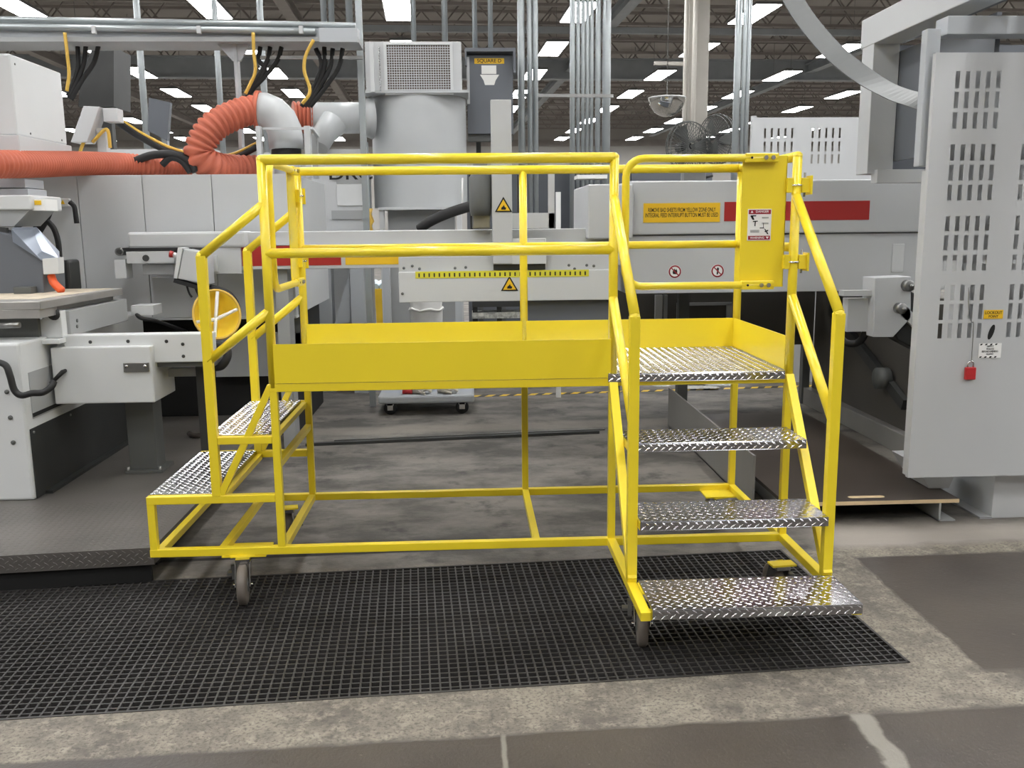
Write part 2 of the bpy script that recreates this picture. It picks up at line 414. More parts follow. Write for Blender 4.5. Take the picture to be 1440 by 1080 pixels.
# ================================================================== floor grating
gr = thing('floor_grating', 'dark square-mesh floor grating under the yellow platform', 'grating', gp(GL/2, GW/2))
gm = MB(); bt, bd = .0075, .038
def gbar(u0, u1, v0, v1, z0, z1):
    gm.hexa([gp(u0, v0, z0), gp(u1, v0, z0), gp(u1, v1, z0), gp(u0, v1, z0)], [gp(u0, v0, z1), gp(u1, v0, z1), gp(u1, v1, z1), gp(u0, v1, z1)])
nu, nv = int(GL/.0405), int(GW/.0405)
for i in range(1, nu): uu = GL*i/nu; gbar(uu-bt/2, uu+bt/2, .004, GW-.004, -bd, 0)
for j in range(1, nv): vv = GW*j/nv; gbar(.004, GL-.004, vv-bt/2, vv+bt/2, -bd, -.0004)
go = gm.build('grating_bars', 'grating', gr, kind='stuff')
gm = MB()
for a in ((.0, GL, .0, .012), (.0, GL, GW-.012, GW), (.0, .012, .0, GW), (GL-.012, GL, .0, GW)): gbar(*a, -.045, .003)
gm.build('edge_frame', 'grating', gr)

# ================================================================== the yellow mobile platform
XL, X1, X2, D = 0., 1.669, 2.5585, .917
XB = 1.286; ZT, ZM, ZB, ZTOE = H+1.04, H+.605, .235, H+.17
SQ = .040; PR = .0225
wp = thing('work_platform', 'bright yellow mobile work platform with railings, diamond-plate steps and casters', 'work platform', (1.28, .46, 0))
def ybar(name, a, b, w_=SQ, h_=None): return MB().bar(a, b, w_, h_).build(name, 'yellow', wp, bev=.003)
def ytube(name, pts, r=PR): return MB().tube(pts, r, 16).build(name, 'yellow', wp)
zb = ZB+SQ/2; zd = H-.045                   # centres of base rails and deck rails
# legs below, posts above
for nm, xx, yy in (('fl', XL, 0), ('fr', X1, 0), ('frr', X2, 0), ('bl', XL, D), ('bm', XB, D), ('br', X2, D)):
    ybar('leg', (xx, yy, ZB+.003), (xx, yy, zd), SQ-.003)
    ytube('post', [(xx, yy, zd), (xx, yy, ZT)])
for yy in (0, D):
    ybar('base_rail', (-.6525, yy, zb), (X2+SQ/2, yy, zb)); ybar('deck_rail', (XL-SQ/2, yy, zd), (X2+SQ/2, yy, zd))
for xx in (XL, X2): ybar('deck_rail', (xx, SQ/2, zd), (xx, D-SQ/2, zd), SQ-.001)
for xx in (-.611, -.30, XL, XB, X2): ybar('base_cross_rail', (xx, SQ/2, zb), (xx, D-SQ/2, zb), SQ-.002)
# rails
ytube('top_rail', [(XL, 0, ZT), (X1, 0, ZT)], .0245); ytube('top_rail', [(XL, D, ZT), (X2, D, ZT)], .0245); ytube('top_rail', [(X2, D, ZT), (X2, 0, ZT)], .0235)
ytube('mid_rail', [(XL, 0, ZM), (X1, 0, ZM)], .0235); ytube('mid_rail', [(XL, D, ZM), (X2, D, ZM)], .0225); ytube('mid_rail', [(X2, D, ZM), (X2, 0, ZM)])
for xx in (XL, X1, X2):
    for yy in ((0, D) if xx != X1 else (0,)):
        MB().lathe([(0, .0235), (.012, .021), (.0225, .010), (.0235, 0)], (xx, yy, ZT), 'z', 16).build('rail_corner', 'yellow', wp)
# toe boards
MB().box(XL+.012, X1-.012, -.024, -.018, H-.022, ZTOE).build('toe_board', 'yellow', wp)
MB().box(XL, X2, D-.018, D-.012, H, ZTOE).build('toe_board', 'yellow', wp)
MB().box(X2-.024, X2-.018, .0, D-.01, H, ZTOE).build('toe_board', 'yellow', wp)
# deck and treads of bent diamond plate
def tread(name, x0, x1, y0, y1, z, lip='y', th=.005, lh=.043):
    t = MB(); t.box(x0, x1, y0, y1, z-th, z)
    if lip == 'y': t.box(x0, x1, y0, y0+th, z-lh, z-th); t.box(x0, x1, y1-th, y1, z-lh, z-th)
    else: t.box(x0, x0+th, y0, y1, z-lh, z-th); t.box(x1-th, x1, y0, y1, z-lh, z-th)
    o = t.build(name, 'aluminium', wp, bev=.004)
    l = MB(); lozenges(l, (x0+.004, y0+.004, z), (1, 0, 0), (0, 1, 0), x1-x0-.008, y1-y0-.008)
    if lip == 'y': lozenges(l, (x0+.004, y0, z-lh+.003), (1, 0, 0), (0, 0, 1), x1-x0-.008, lh-.006, .036, .030)
    else: lozenges(l, (x0, y1-.004, z-lh+.003), (0, -1, 0), (0, 0, 1), y1-y0-.008, lh-.006, .036, .030)
    l.build('raised_pattern', 'tread_front', o, kind='stuff'); return o
dk = tread('deck_plate', XL+.022, X1-.03, -.012, D-.02, H)
tread('deck_plate', X1-.028, X2-.03, -.04, D-.02, H)
TR = .28
tread('tread', X1+.026, X2-.022, -.345, -.065, H-TR)
tread('tread', X1+.026, X2-.022, -.645, -.365, H-2*TR)
tread('tread', X1+.024, X2+.018, -.945, -.62, .29)
for (yy, zz) in ((-.205, H-TR-.03), (-.505, H-2*TR-.03)):
    for xx in (X1+.03, X2-.03): MB().box(xx-.006, xx+.006, yy-.13, yy+.13, zz-.012, zz+.024).build('tread_bracket', 'yellow', wp)
# stair strings, base bars, newels, sloping rails (stairs on the long side)
NY = -.585; NZ = 1.468
for xx in (X1, X2):
    ybar('stair_string', (xx, -.005, H-.03), (xx, -.60, .285), .042, .040)
    ybar('base_side_rail', (xx, -SQ/2, zb), (xx, -.93, zb), .043, .039)
    ybar('newel_post', (xx, NY, .275), (xx, NY, NZ), .044)
    r = MB().tube([(xx, 0, 1.985), (xx, NY-.004, NZ)], .0225, 16); r.build('stair_handrail', 'yellow', wp)
    MB().tube([(xx, 0, 1.50), (xx, NY, .985)], .0225, 16).build('stair_mid_rail', 'yellow', wp)
    MB().lathe([(0, .022), (.012, .020), (.0225, .008), (.0235, -.01)], (xx, NY, NZ), 'z', 16).build('rail_elbow', 'yellow', wp)
ybar('base_front_rail', (X1, -.90, zb-.002), (X2, -.90, zb-.002), .036)
# side steps at the left end
for yy in (0, D):
    ybar('step_frame', (-.632, yy, ZB+.0015), (-.632, yy, .5465), SQ-.003); ybar('step_frame', (-.6505, yy, .528), (XL-.019, yy, .528))
    ybar('step_rail', (-.284, yy, .826), (XL-.019, yy, .826), SQ-.002); ybar('step_string', (-.285, yy, .55), (-.012, yy, zd+.01), .034)
    ybar('newel_post', (-.306, yy, .545), (-.306, yy, 1.728), .044)
    MB().tube([(-.306, yy, 1.726), (XL, yy, 1.965)], .0225, 16).build('stair_handrail', 'yellow', wp)
    MB().tube([(-.306, yy, 1.22), (XL, yy, 1.46)], .0225, 16).build('stair_mid_rail', 'yellow', wp)
    MB().lathe([(0, .022), (.012, .020), (.0225, .008), (.0235, -.01)], (-.306, yy, 1.728), 'z', 16).build('rail_elbow', 'yellow', wp)
ybar('step_cross_rail', (-.632, SQ/2, .528), (-.632, D-SQ/2, .528), SQ-.002); ybar('step_cross_rail', (-.003, .02, .69), (-.003, D-.02, .69), .034); ybar('step_cross_rail', (-.02, .02, .826), (-.02, D-.02, .826), .03)
ybar('step_cross_rail', (-.30, .02, .515), (-.30, D-.02, .515), .034)
tread('tread', -.645, -.315, .018, D-.018, .553, 'x'); tread('tread', -.335, -.04, .018, D-.018, .852, 'x')
# casters
def caster(x, y, rz, brake=True, wr=.1):
    R3 = Matrix.Rotation(rz, 3, 'Z'); O = Vector((x, y, 0))
    def tr(mb): mb.v = [O+R3 @ p for p in mb.v]; return mb
    pl = MB().box(-.06, .06, -.055, .012, ZB-.008, ZB+.0005); tr(pl).build('caster_plate', 'yellow', wp)
    f = MB().box(-.034, .034, -.045, .045, .205, ZB-.008); f.lathe([(.0, .2), (.04, .2), (.04, .212), (0, .212)], (0, 0, 0), 'z', 16)
    for s_ in (-1, 1): f.prism([(s_*.033, -.04, .21), (s_*.033, .04, .21), (s_*.033, .085, .10), (s_*.033, .07, .08), (s_*.033, .035, .09)], (s_*.004, 0, 0))
    fo_ = tr(f).build('caster', 'chrome', wp)
    wh = MB().lathe([(.03, -.024), (.07, -.024), (.088, -.022), (wr, -.015), (wr, .015), (.088, .022), (.07, .024), (.03, .024)], (0, .06, wr+.002), 'x', 32)
    tr(wh).build('wheel', 'caster_wheel', fo_)
    hb = MB().lathe([(0, -.028), (.03, -.028), (.045, -.02), (.045, .02), (.03, .028), (0, .028)], (0, .06, wr+.002), 'x', 20); tr(hb).build('hub', 'dark_grey', fo_)
    ax = MB().tube([(-.048, .06, wr+.002), (.048, .06, wr+.002)], .007, 10); tr(ax).build('axle_bolt', 'chrome', fo_)
    if brake:
        br_ = MB().box(.036, .062, -.035, .0, .165, .18).box(.042, .06, -.025, .0, .11, .165).box(.038, .085, -.06, -.02, .125, .137)
        tr(br_).build('brake_lever', 'steel', fo_)
caster(-.195, -.015, math.pi+.12); caster(-.13, D-.12, .2); caster(X1+.045, -.60, math.pi-.12); caster(X2-.11, -.30, .1); caster(X2-.10, D-.10, .3)
for (x0, y0) in ((X1+.02, -.63), (X2-.19, -.63)): MB().box(x0, x0+.17, y0-.12, y0+.0, ZB+.042, ZB+.048).build('caster_mount', 'yellow', wp)
MB().box(X2-.2, X2-.02, D-.17, D-.02, zb-.02, zb-.012).build('caster_mount', 'yellow', wp); MB().box(-.30, -.08, -.022, .17, ZB-.009, ZB-.0005).build('caster_mount', 'yellow', wp)
# swing gates: built in a local frame (a = along the gate from hinge, n = outward), placed at both openings
def gate(hinge, A, N_, L, sign):
    hinge = Vector(hinge); A = Vector(A); N_ = Vector(N_); Z = Vector((0, 0, 1)); z0, z1 = H+.425, H+1.033
    pt = lambda a, n, z: hinge+A*a+N_*n+Z*z
    rc = .085; path = [pt(.10, .012, z1)]
    path += arc(pt(L-rc, .012, z1-rc), rc, math.pi/2, 0, 6, A, Z); path += arc(pt(L-rc, .012, z0+rc), rc, 0, -math.pi/2, 6, A, Z); path += [pt(.10, .012, z0)]
    g_ = MB().tube(path, .0185, 14).build('swing_gate', 'yellow', wp)
    p = MB()
    def pb(a0, a1, n0, n1, za, zb_): p.hexa([pt(a0, n0, za), pt(a1, n0, za), pt(a1, n1, za), pt(a0, n1, za)], [pt(a0, n0, zb_), pt(a1, n0, zb_), pt(a1, n1, zb_), pt(a0, n1, zb_)])
    pb(.045, .265, -.012, -.007, z0-.012, z1+.012); pb(.045, .05, -.045, -.007, z0-.012, z1+.012)
    p.build('gate_plate', 'yellow', g_, bev=.0015)
    p = MB(); pb(.10, .262, .0, .030, z1-.021, z1+.021); p.build('gate_sleeve', 'yellow', g_, bev=.004)
    p = MB(); pb(.10, .262, .0, .030, z0-.021, z0+.021); p.build('gate_sleeve', 'yellow', g_, bev=.004)
    for zz in (z1, z0):
        for aa in (.13, .165):
            b_ = MB(); ring = [pt(aa, .03, zz)+A*.011*math.cos(t*math.pi/3)+Z*.011*math.sin(t*math.pi/3) for t in range(6)]; b_.prism(ring, N_*.009); b_.build('bolt', 'chrome', g_)
        b_ = MB(); ring = [pt(.232, .0305, zz)+A*.006*math.cos(t*math.pi/4)+Z*.006*math.sin(t*math.pi/4) for t in range(8)]; b_.prism(ring, N_*.001); b_.build('bolt_hole', 'black', g_)
    for zz in (z1-.13, z0+.11):
        p = MB(); pb(-.065, -.022, -.03, .016, zz-.035, zz+.035); pb(-.07, -.06, -.045, .03, zz-.045, zz+.045); p.build('hinge', 'yellow', g_, bev=.002)
        p = MB(); pb(.022, .05, -.03, .016, zz-.035, zz+.035); p.build('hinge_leaf', 'yellow', g_, bev=.002)
        p = MB().tube(arc(pt(0, 0, zz), .029, 0, math.pi, 8, A, N_), .0045, 8); p.build('u_bolt', 'chrome', g_)
        p = MB().tube([pt(-.04, 0, zz-.055), pt(-.04, 0, zz+.06)], .006, 8); p.build('hinge_pin', 'steel', g_)
    return g_, pt, z0, z1
g_, pt, z0, z1 = gate((X2, 0, 0), (-1, 0, 0), (0, -1, 0), .835, 1)
gate((XL, D, 0), (0, -1, 0), (1, 0, 0), .83, -1)
# danger sign on the gate plate
sx0, sx1, sz0, sz1 = rect(1052, 294, 1083.5, 338, .005)
sg = MB().box(sx0, sx1, .004, .0065, sz0, sz1).build('danger_sign', 'white', g_); sg['label'] = 'white and red DANGER decal'
W_ = sx1-sx0; Hs = sz1-sz0; e = .004
MB().box(sx0+e, sx1-e, .003, .004, sz1-.135*Hs-e, sz1-e).build('red_band', 'sign_red', g_); MB().box(sx0+e, sx1-e, .003, .004, sz0+e, sz0+.15*Hs).build('red_band', 'sign_red', g_)
text('DANGER', .016, 'white', g_, (sx0+W_*.6, .0025, sz1-.085*Hs), FRONT)
text('WARNING', .0145, 'white', g_, (sx0+W_*.42, .0025, sz0+.085*Hs), FRONT)
MB().prism([(sx0+.012, .0028, sz1-.12*Hs), (sx0+.026, .0028, sz1-.12*Hs), (sx0+.019, .0028, sz1-.045*Hs)], (0, -.0006, 0)).build('warning_triangle', 'white', g_)
MB().prism([(sx0+W_*.78, .0028, sz0+.12*Hs), (sx0+W_*.92, .0028, sz0+.12*Hs), (sx0+W_*.85, .0028, sz0+.05*Hs)], (0, -.0006, 0)).build('warning_triangle', 'white', g_)
pic = MB()
def q(a, b): return (sx0+W_*a, .0032, sz0+Hs*b)
for poly in ([(.10,.78),(.2,.8),(.28,.66),(.2,.66)], [(.12,.8),(.36,.8),(.34,.77),(.12,.76)], [(.22,.62),(.42,.63),(.42,.60),(.22,.59)], [(.30,.6),(.34,.6),(.33,.46),(.29,.46)],
             [(.52,.41),(.70,.41),(.70,.385),(.52,.385)], [(.66,.41),(.68,.41),(.68,.56),(.66,.56)], [(.70,.38),(.76,.36),(.9,.2),(.84,.2)], [(.72,.3),(.88,.34),(.88,.3),(.76,.26)]):
    pic.prism([q(*p) for p in poly], (0, -.0005, 0))
pic.build('pictogram', 'black', g_)
tx = MB()
for b in (.32, .29, .26, .7, .73, .52, .55): tx.prism([q(.12 if b < .4 else .6, b), q(.5 if b < .4 else .88, b), q(.5 if b < .4 else .88, b+.012), q(.12 if b < .4 else .6, b+.012)], (0, -.0005, 0))
tx.build('fine_print', 'dark_grey', g_)

# ================================================================== right-hand machine
VZ = Vector((0, 0, 1))
def part(parent, name, m_, fn, bev=0.):
    mb = MB(); fn(mb); return mb.build(name, m_, parent, bev=bev)
def bx(parent, name, m_, *a, bev=0.): return MB().box(*a).build(name, m_, parent, bev=bev)

gd = thing('guard_cabinet', 'light grey guard cabinet with slotted sheet-metal door beside the stairs', 'machine guard', (4.2, .95, 0))
dx0, dx1, dz0, dz1 = 3.612, 5.6, .318, 2.79
slots = []
def zrow(u, v): return aty(u, v, .8).z
rows = [(1347, 100, 124), (1345, 129, 152), (1343, 158, 181), (1339, 203, 226), (1337, 232, 254), (1335, 260, 282), (1333, 304, 325), (1331, 331, 352), (1329, 359, 381), (1325, 401, 423), (1323, 428, 450), (1321, 455, 476)]
for gx in (0, .418, .836, 1.254):
    for (u, va, vb) in rows:
        xs0 = aty(1346.5, 112, .8).x-.012+gx; za, zb2 = zrow(u, vb), zrow(u, va)
        for k in range(5): slots.append((xs0+.0595*k, xs0+.0595*k+.026, za, zb2))
dr = MB(); slotted(dr, dx0, dx1, dz0, dz1, .8, .003, slots)
for a in ((dx0, dx0+.003, .803, .835, dz0, dz1), (dx0, dx1, .803, .835, dz1-.003, dz1), (dx0, dx1, .803, .835, dz0, dz0+.003)): dr.box(*a)
dro = dr.build('slotted_door', 'machine', gd)
part(gd, 'front_post', 'frame_grey', lambda b: b.box(3.585, 3.665, .86, .93, 2.17, 2.93), .004)
part(gd, 'hinge_post', 'machine', lambda b: b.box(3.66, 3.74, .90, .97, .30, 2.15))
part(gd, 'front_post', 'frame_grey', lambda b: b.box(5.5, 5.6, .90, 1.0, .0, 2.93), .004)
part(gd, 'top_rail', 'frame_grey', lambda b: b.box(3.70, 5.7, .86, 1.0, 2.90, 3.0), .004)
part(gd, 'inner_panel', 'machine', lambda b: b.box(3.72, 5.5, .97, .98, 1.62, 2.78))
part(gd, 'inner_panel', 'machine', lambda b: b.box(3.93, 5.5, .97, .98, .42, 1.60))
part(gd, 'inner_post', 'machine', lambda b: b.box(3.95, 4.06, 1.0, 1.10, .34, 2.75))
part(gd, 'base_foot', 'machine', lambda b: b.box(4.24, 5.6, .94, 1.6, 0, .31), .004)
part(gd, 'foot_plate', 'machine_grey', lambda b: b.box(4.16, 4.24, .93, 1.5, 0, .012))
part(gd, 'gusset', 'machine', lambda b: b.prism([(3.92, 1.12, .15), (4.05, 1.12, .15), (4.12, 1.12, .33), (3.8, 1.12, .33)], (0, .3, 0)))
# back post, cross rail, overhead beam
part(gd, 'back_post', 'machine', lambda b: b.box(3.865, 4.055, 2.2, 2.395, 2.2, 3.12), .004)
part(gd, 'back_panel', 'slate', lambda b: b.box(4.06, 5.2, 2.25, 2.29, 2.2, 3.1))
part(gd, 'cross_rail', 'machine', lambda b: b.box(*rect(1234, 237, 1320, 258, 2.15)[:2], 2.15, 2.25, aty(1270, 257, 2.15).z, aty(1270, 238, 2.15).z), .004)
part(gd, 'overhead_beam', 'machine', lambda b: b.box(3.86, 4.06, -.6, 2.42, 3.10, 3.30), .006)
part(gd, 'overhead_channel', 'slate', lambda b: b.box(4.10, 4.18, -.6, 2.40, 3.14, 3.24))
part(gd, 'side_panel', 'slate', lambda b: b.box(4.06, 4.09, 1.0, 2.25, 2.29, 3.05))
# door hardware and decals
x0, x1, z0, z1 = rect(1384, 436, 1410, 448, .798); bx(dro, 'yellow_label', 'sign_yellow', x0, x1, .797, .7985, z0, z1)
text('LOCKOUT', .024, 'black', dro, ((x0+x1)/2, .7965, z0+(z1-z0)*.68), FRONT, sx=.9); text('POINT', .02, 'black', dro, ((x0+x1)/2, .7965, z0+(z1-z0)*.25), FRONT)
o = aty(1394, 467, .798); part(dro, 'keyhole_slot', 'black', lambda b: b.prism([o+Vector((.03*math.cos(t)*(.55)+.012*math.sin(t), 0, .045*math.sin(t))) for t in [k*math.pi/8 for k in range(16)]], (0, -.001, 0)))
x0, x1, z0, z1 = rect(1377, 483, 1407, 503, .798); bx(dro, 'white_label', 'white', x0, x1, .797, .7985, z0, z1)
part(dro, 'label_border', 'black', lambda b: [b.prism([(x0+(x1-x0)*f, .7968, zz), (x0+(x1-x0)*f+.012, .7968, zz), (x0+(x1-x0)*f+.018, .7968, zz+.009), (x0+(x1-x0)*f+.006, .7968, zz+.009)], (0, -.0004, 0)) for f in (.03, .25, .47, .69) for zz in (z0+.001, z1-.011)])
for k, s_ in enumerate(('SAFETY', 'ISOLATE', 'BEFORE OPENING', 'GUARD')): text(s_, .0155, 'black', dro, ((x0+x1)/2, .7965, z1-.018-.0155*k), FRONT, sx=.8)
pl = thing('padlock', 'red padlock hanging on a thin wire from the slotted door', 'padlock', aty(1366, 534, .79))
a = aty(1371, 402, .795); b2 = aty(1370, 452, .79); c2 = aty(1366, 508, .785)
part(pl, 'wire', 'steel', lambda b: b.tube(smooth_path([aty(1363, 404, .798), aty(1362, 430, .792), aty(1366, 452, .79), aty(1369, 454, .79), aty(1368, 480, .788), c2]), .0022, 6))
cc = aty(1365, 512, .785); part(pl, 'shackle', 'chrome', lambda b: b.tube([cc+Vector((-.017, 0, -.03))]+arc(cc, .017, math.pi, 0, 8, (1, 0, 0), (0, 0, 1))+[cc+Vector((.017, 0, -.03))], .005, 8))
x0, x1, z0, z1 = rect(1359, 517, 1372, 534, .775); part(pl, 'lock_body', 'padlock_red', lambda b: b.box(x0, x1, .774, .797, z0, z1), .004)
# plywood tray
ty = thing('plywood_tray', 'dark brown plywood sheet with pale edge and handle slot on the floor', 'plywood sheet', (3.5, 2., 0))
py0 = atz(1260, 705, .14).y
part(ty, 'sheet', 'board_brown', lambda b: b.box(2.90, 4.0, py0+.004, 3.6, .122, .146))
part(ty, 'sheet_edge', 'wood_edge', lambda b: b.box(2.90, 4.0, py0, py0+.004, .122, .145))
hx = atz(1220, 700, .146); part(ty, 'handle_slot', 'wood_edge', lambda b: b.prism([hx+Vector((sx_*.095+.022*math.cos(t), .018+.022*math.sin(t), .0006)) for sx_, ts in ((1, (-1.57, -.8, 0, .8, 1.57)), (-1, (1.57, 2.4, 3.14, 3.9, 4.71))) for t in ts], (0, 0, .0006)))
for xx in (2.95, 3.88): part(ty, 'angle_foot', 'machine_grey', lambda b: b.box(xx, xx+.012, py0+.01, 3.5, .0, .122).box(xx, xx+.11, py0+.01, 3.5, .0, .008))
solo(MB().box(2.80, 2.815, 1.25, 3.8, 0, .36).box(2.80, 2.86, 1.25, 3.8, .0, .012), 'skirt_plate', 'skirt_grey', 'low grey sheet-metal skirt standing on the floor beside the plywood sheet', 'skirt plate')
# dark machine body
db = thing('press_machine', 'dark grey machine body with open bay under the pale hood', 'machine', (4.6, 3.5, 0))
part(db, 'side_panel', 'umber', lambda b: b.box(4.5, 4.56, 1.35, 4.7, .16, 1.28))
part(db, 'base_beam', 'skirt_grey', lambda b: b.box(4.42, 4.6, 1.7, 4.75, 0, .17), .005)
part(db, 'back_panel', 'umber', lambda b: b.box(2.35, 4.5, 4.72, 4.78, .62, 1.45))
part(db, 'window_frame', 'machine_grey', lambda b: [b.box(*rect(952, 428, 957, 452, 4.7)[:2], 4.69, 4.72, .80, aty(955, 428, 4.7).z), b.box(*rect(1030-8, 428, 1037-8, 452, 4.7)[:2], 4.69, 4.72, .80, aty(955, 428, 4.7).z), b.box(*rect(952, 426, 1029, 430, 4.7)[:2], 4.69, 4.72, aty(955, 430, 4.7).z, aty(955, 426, 4.7).z)])
part(db, 'bay_post', 'machine', lambda b: pbox(b, 922, 415, 930, 520, 4.6, .05))
part(db, 'bay_post', 'machine_grey', lambda b: pbox(b, 934, 415, 937, 520, 4.6, .05))
part(db, 'support_leg', 'dark_grey', lambda b: b.box(2.42, 2.5, 4.72, 4.8, 0, .62)); part(db, 'support_leg', 'dark_grey', lambda b: b.box(4.4, 4.48, 4.72, 4.8, 0, .62))
part(db, 'pivot_arm', 'dark_panel', lambda b: b.bar((4.46, 4.2, 1.02), (4.46, 2.6, .40), .05, .09))
part(db, 'pivot_pin', 'dark_grey', lambda b: b.lathe([(0, -.05), (.09, -.05), (.09, .05), (0, .05)], (4.42, 2.95, .56), 'x', 18))
part(db, 'vertical_rail', 'machine', lambda b: b.box(4.26, 4.32, 2.02, 2.1, .05, 1.05).box(4.25, 4.33, 2.0, 2.02, .2, .24))
# bracket with clamps
bk = thing('clamp_bracket', 'pale bracket box with bolt clamps and dark motor beside the slotted door', 'bracket', (4.0, 2.3, 1.1))
P_ = lambda u, v, y=2.25: aty(u, v, y)
part(bk, 'bracket_box', 'machine', lambda b: b.prism([P_(1231, 391), P_(1281, 389), P_(1281, 447), P_(1256, 474), P_(1228, 474)], (0, .22, 0)), .004)
part(bk, 'arm', 'machine', lambda b: pbox(b, 1187, 409, 1232, 416, 2.3, .1)); part(bk, 'arm', 'machine', lambda b: pbox(b, 1193, 420, 1230, 466, 2.36, .1))
for (u, v) in ((1279, 402), (1268, 434)):
    part(bk, 'clamp', 'steel', lambda b: b.lathe([(0, -.012), (.036, -.012), (.042, -.004), (.042, .05), (0, .05)], P_(u, v, 2.2), 'y', 18)); part(bk, 'clamp_bolt', 'steel', lambda b: b.lathe([(0, -.045), (.014, -.045), (.014, -.03)], P_(u, v, 2.2), 'y', 8))
part(bk, 'clamp_strap', 'machine', lambda b: b.prism([P_(1262, 438), P_(1272, 428), P_(1292, 448), P_(1286, 462)], (0, .04, 0)))
part(bk, 'motor', 'dark_panel', lambda b: b.prism([P_(1280, 408, 2.28), P_(1296, 420, 2.28), P_(1296, 496, 2.28), P_(1262, 478, 2.28), P_(1258, 470, 2.28)], (0, .2, 0)), .01)
solo(MB().tube(smooth_path([aty(1176, 468, 2.6), aty(1190, 482, 2.55), aty(1206, 482, 2.5), aty(1216, 470, 2.4), aty(1220, 455, 2.45)]), .028, 10), 'black_hose', 'black_rubber', 'short black hose looped under the pale clamp bracket', 'hose')
# grey curved strap
stp = [aty(1100, -30, 1.9), aty(1130, 22, 1.8), aty(1172, 72, 1.65), aty(1220, 110, 1.45), aty(1262, 132, 1.2), aty(1300, 142, .99), aty(1326, 146, .93)]
sm = MB(); pth = smooth_path(stp, 6); n0 = len(pth)
V = []
for i, p in enumerate(pth):
    d = (pth[min(i+1, n0-1)]-pth[max(i-1, 0)]).normalized(); sd = d.cross(Vector((0, -1, .15))).normalized()*.066; tn = Vector((0, .012, 0))
    V += [p+sd, p-sd, p-sd+tn, p+sd+tn]
F = [(0, 1, 2, 3), tuple(4*(n0-1)+k for k in (3, 2, 1, 0))]
for i in range(n0-1):
    for k in range(4): F.append((4*i+k, 4*i+(k+1) % 4, 4*i+4+(k+1) % 4, 4*i+4+k))
sm.add(V, F, False); solo(sm, 'curved_strap', 'strap_grey', 'wide flat grey strap sagging down to the slotted guard cabinet', 'strap')

# ================================================================== pale hood with red stripe
hd = thing('transfer_hood', 'long pale machine hood with a red stripe behind the swing gate', 'machine hood', (3.4, 3.5, 1.3))
hx0, hx1, hz0, hz1 = rect(884, 257, 1305, 408, 3.1); hs = aty(1150, 329, 3.1).z; hz1 = aty(1100, 253, 3.1).z; hx1 += 1.4
part(hd, 'upper_cover', 'machine', lambda b: b.box(hx0, hx1, 3.1, 4.5, hs+.008, hz1), .012)
part(hd, 'lower_cover', 'machine', lambda b: b.box(hx0, hx1, 3.13, 4.5, hz0, hs), .006)
part(hd, 'end_cover', 'machine', lambda b: b.box(*rect(827, 258, 890, 336, 3.0)[:2], 3.0, 4.0, aty(850, 336, 3.0).z, aty(850, 259, 3.0).z), .012)
x0, x1, z0, z1 = rect(1019, 284, 1222, 309, 3.097); bx(hd, 'red_stripe', 'red', x0, x1, 3.096, 3.1005, z0, z1)
x0, x1, z0, z1 = rect(905, 286, 1012, 312, 3.097); sgn = bx(hd, 'yellow_sign', 'sign_yellow', x0, x1, 3.094, 3.1005, z0, z1)
hh = z1-z0
for k, s_ in enumerate(('REMOVE BAD SHEETS FROM YELLOW ZONE ONLY', 'INTEGRAL FEED INTERRUPT BUTTON MUST BE USED')):
    t_ = text(s_, .047, 'black', sgn, ((x0+x1)/2, 3.0935, z0+hh*(.635-.27*k)), FRONT)
    w_ = max(v.co.x for v in t_.data.vertices)-min(v.co.x for v in t_.data.vertices); cx = (x0+x1)/2-ORG[t_.name].x; tgt = (x1-x0)*(.88 if k == 0 else .95)
    for v in t_.data.vertices: v.co.x = cx+(v.co.x-cx)*tgt/w_
for (u, v, kk) in ((949, 382, 0), (1009, 381, 1)):
    o = aty(u, v, 3.13); dd = MB().prism([o+Vector((.056*math.cos(t*math.pi/12), -.002, .056*math.sin(t*math.pi/12))) for t in range(24)], (0, .002, 0)).build('prohibition_decal', 'white', hd)
    rg = MB().lathe([(.041, -.003), (.053, -.003), (.053, -.0022), (.041, -.0022)], o, 'y', 28); rg.build('red_ring', 'sign_red', dd)
    part(dd, 'pictogram', 'black', (lambda b: b.prism([o+Vector((a_, -.0028, c_)) for a_, c_ in ((-.016, -.02), (.018, -.022), (.02, .002), (.012, .024), (.004, .012), (-.004, .026), (-.014, .01), (-.02, .0))], (0, .0006, 0))) if kk == 0 else (lambda b: b.prism([o+Vector((a_, -.0028, c_)) for a_, c_ in ((-.008, -.03), (.004, -.028), (.008, -.005), (.012, .02), (.002, .032), (-.008, .02), (-.006, 0))], (0, .0006, 0))))
    part(dd, 'slash', 'sign_red', lambda b: b.bar(o+Vector((-.034, -.0032, .034)), o+Vector((.034, -.0032, -.034)), .0008, .009, up=(0, 0, 1)))
part(hd, 'support_leg', 'dark_grey', lambda b: b.box(3.0, 3.1, 4.3, 4.4, 0, hz0+.01)); part(hd, 'support_leg', 'dark_grey', lambda b: b.box(4.58, 4.68, 4.3, 4.4, 0, hz0+.01))
part(hd, 'access_cover', 'machine_white', lambda b: b.box(*rect(1256, 343, 1270, 383, 3.12)[:2], 3.122, 3.131, aty(1263, 383, 3.12).z, aty(1263, 343, 3.12).z), .003)
mot = thing('pneumatic_valve', 'small steel valve with a lever on top of the pale hood', 'valve', aty(985, 256, 3.5))
part(mot, 'valve_body', 'steel', lambda b: b.box(*rect(961, 243, 991, 254, 3.5)[:2], 3.46, 3.6, hz1, hz1+.10), .004); part(mot, 'lever', 'black_rubber', lambda b: b.tube([aty(991, 250, 3.5), aty(1002, 247, 3.5)], .012, 8))
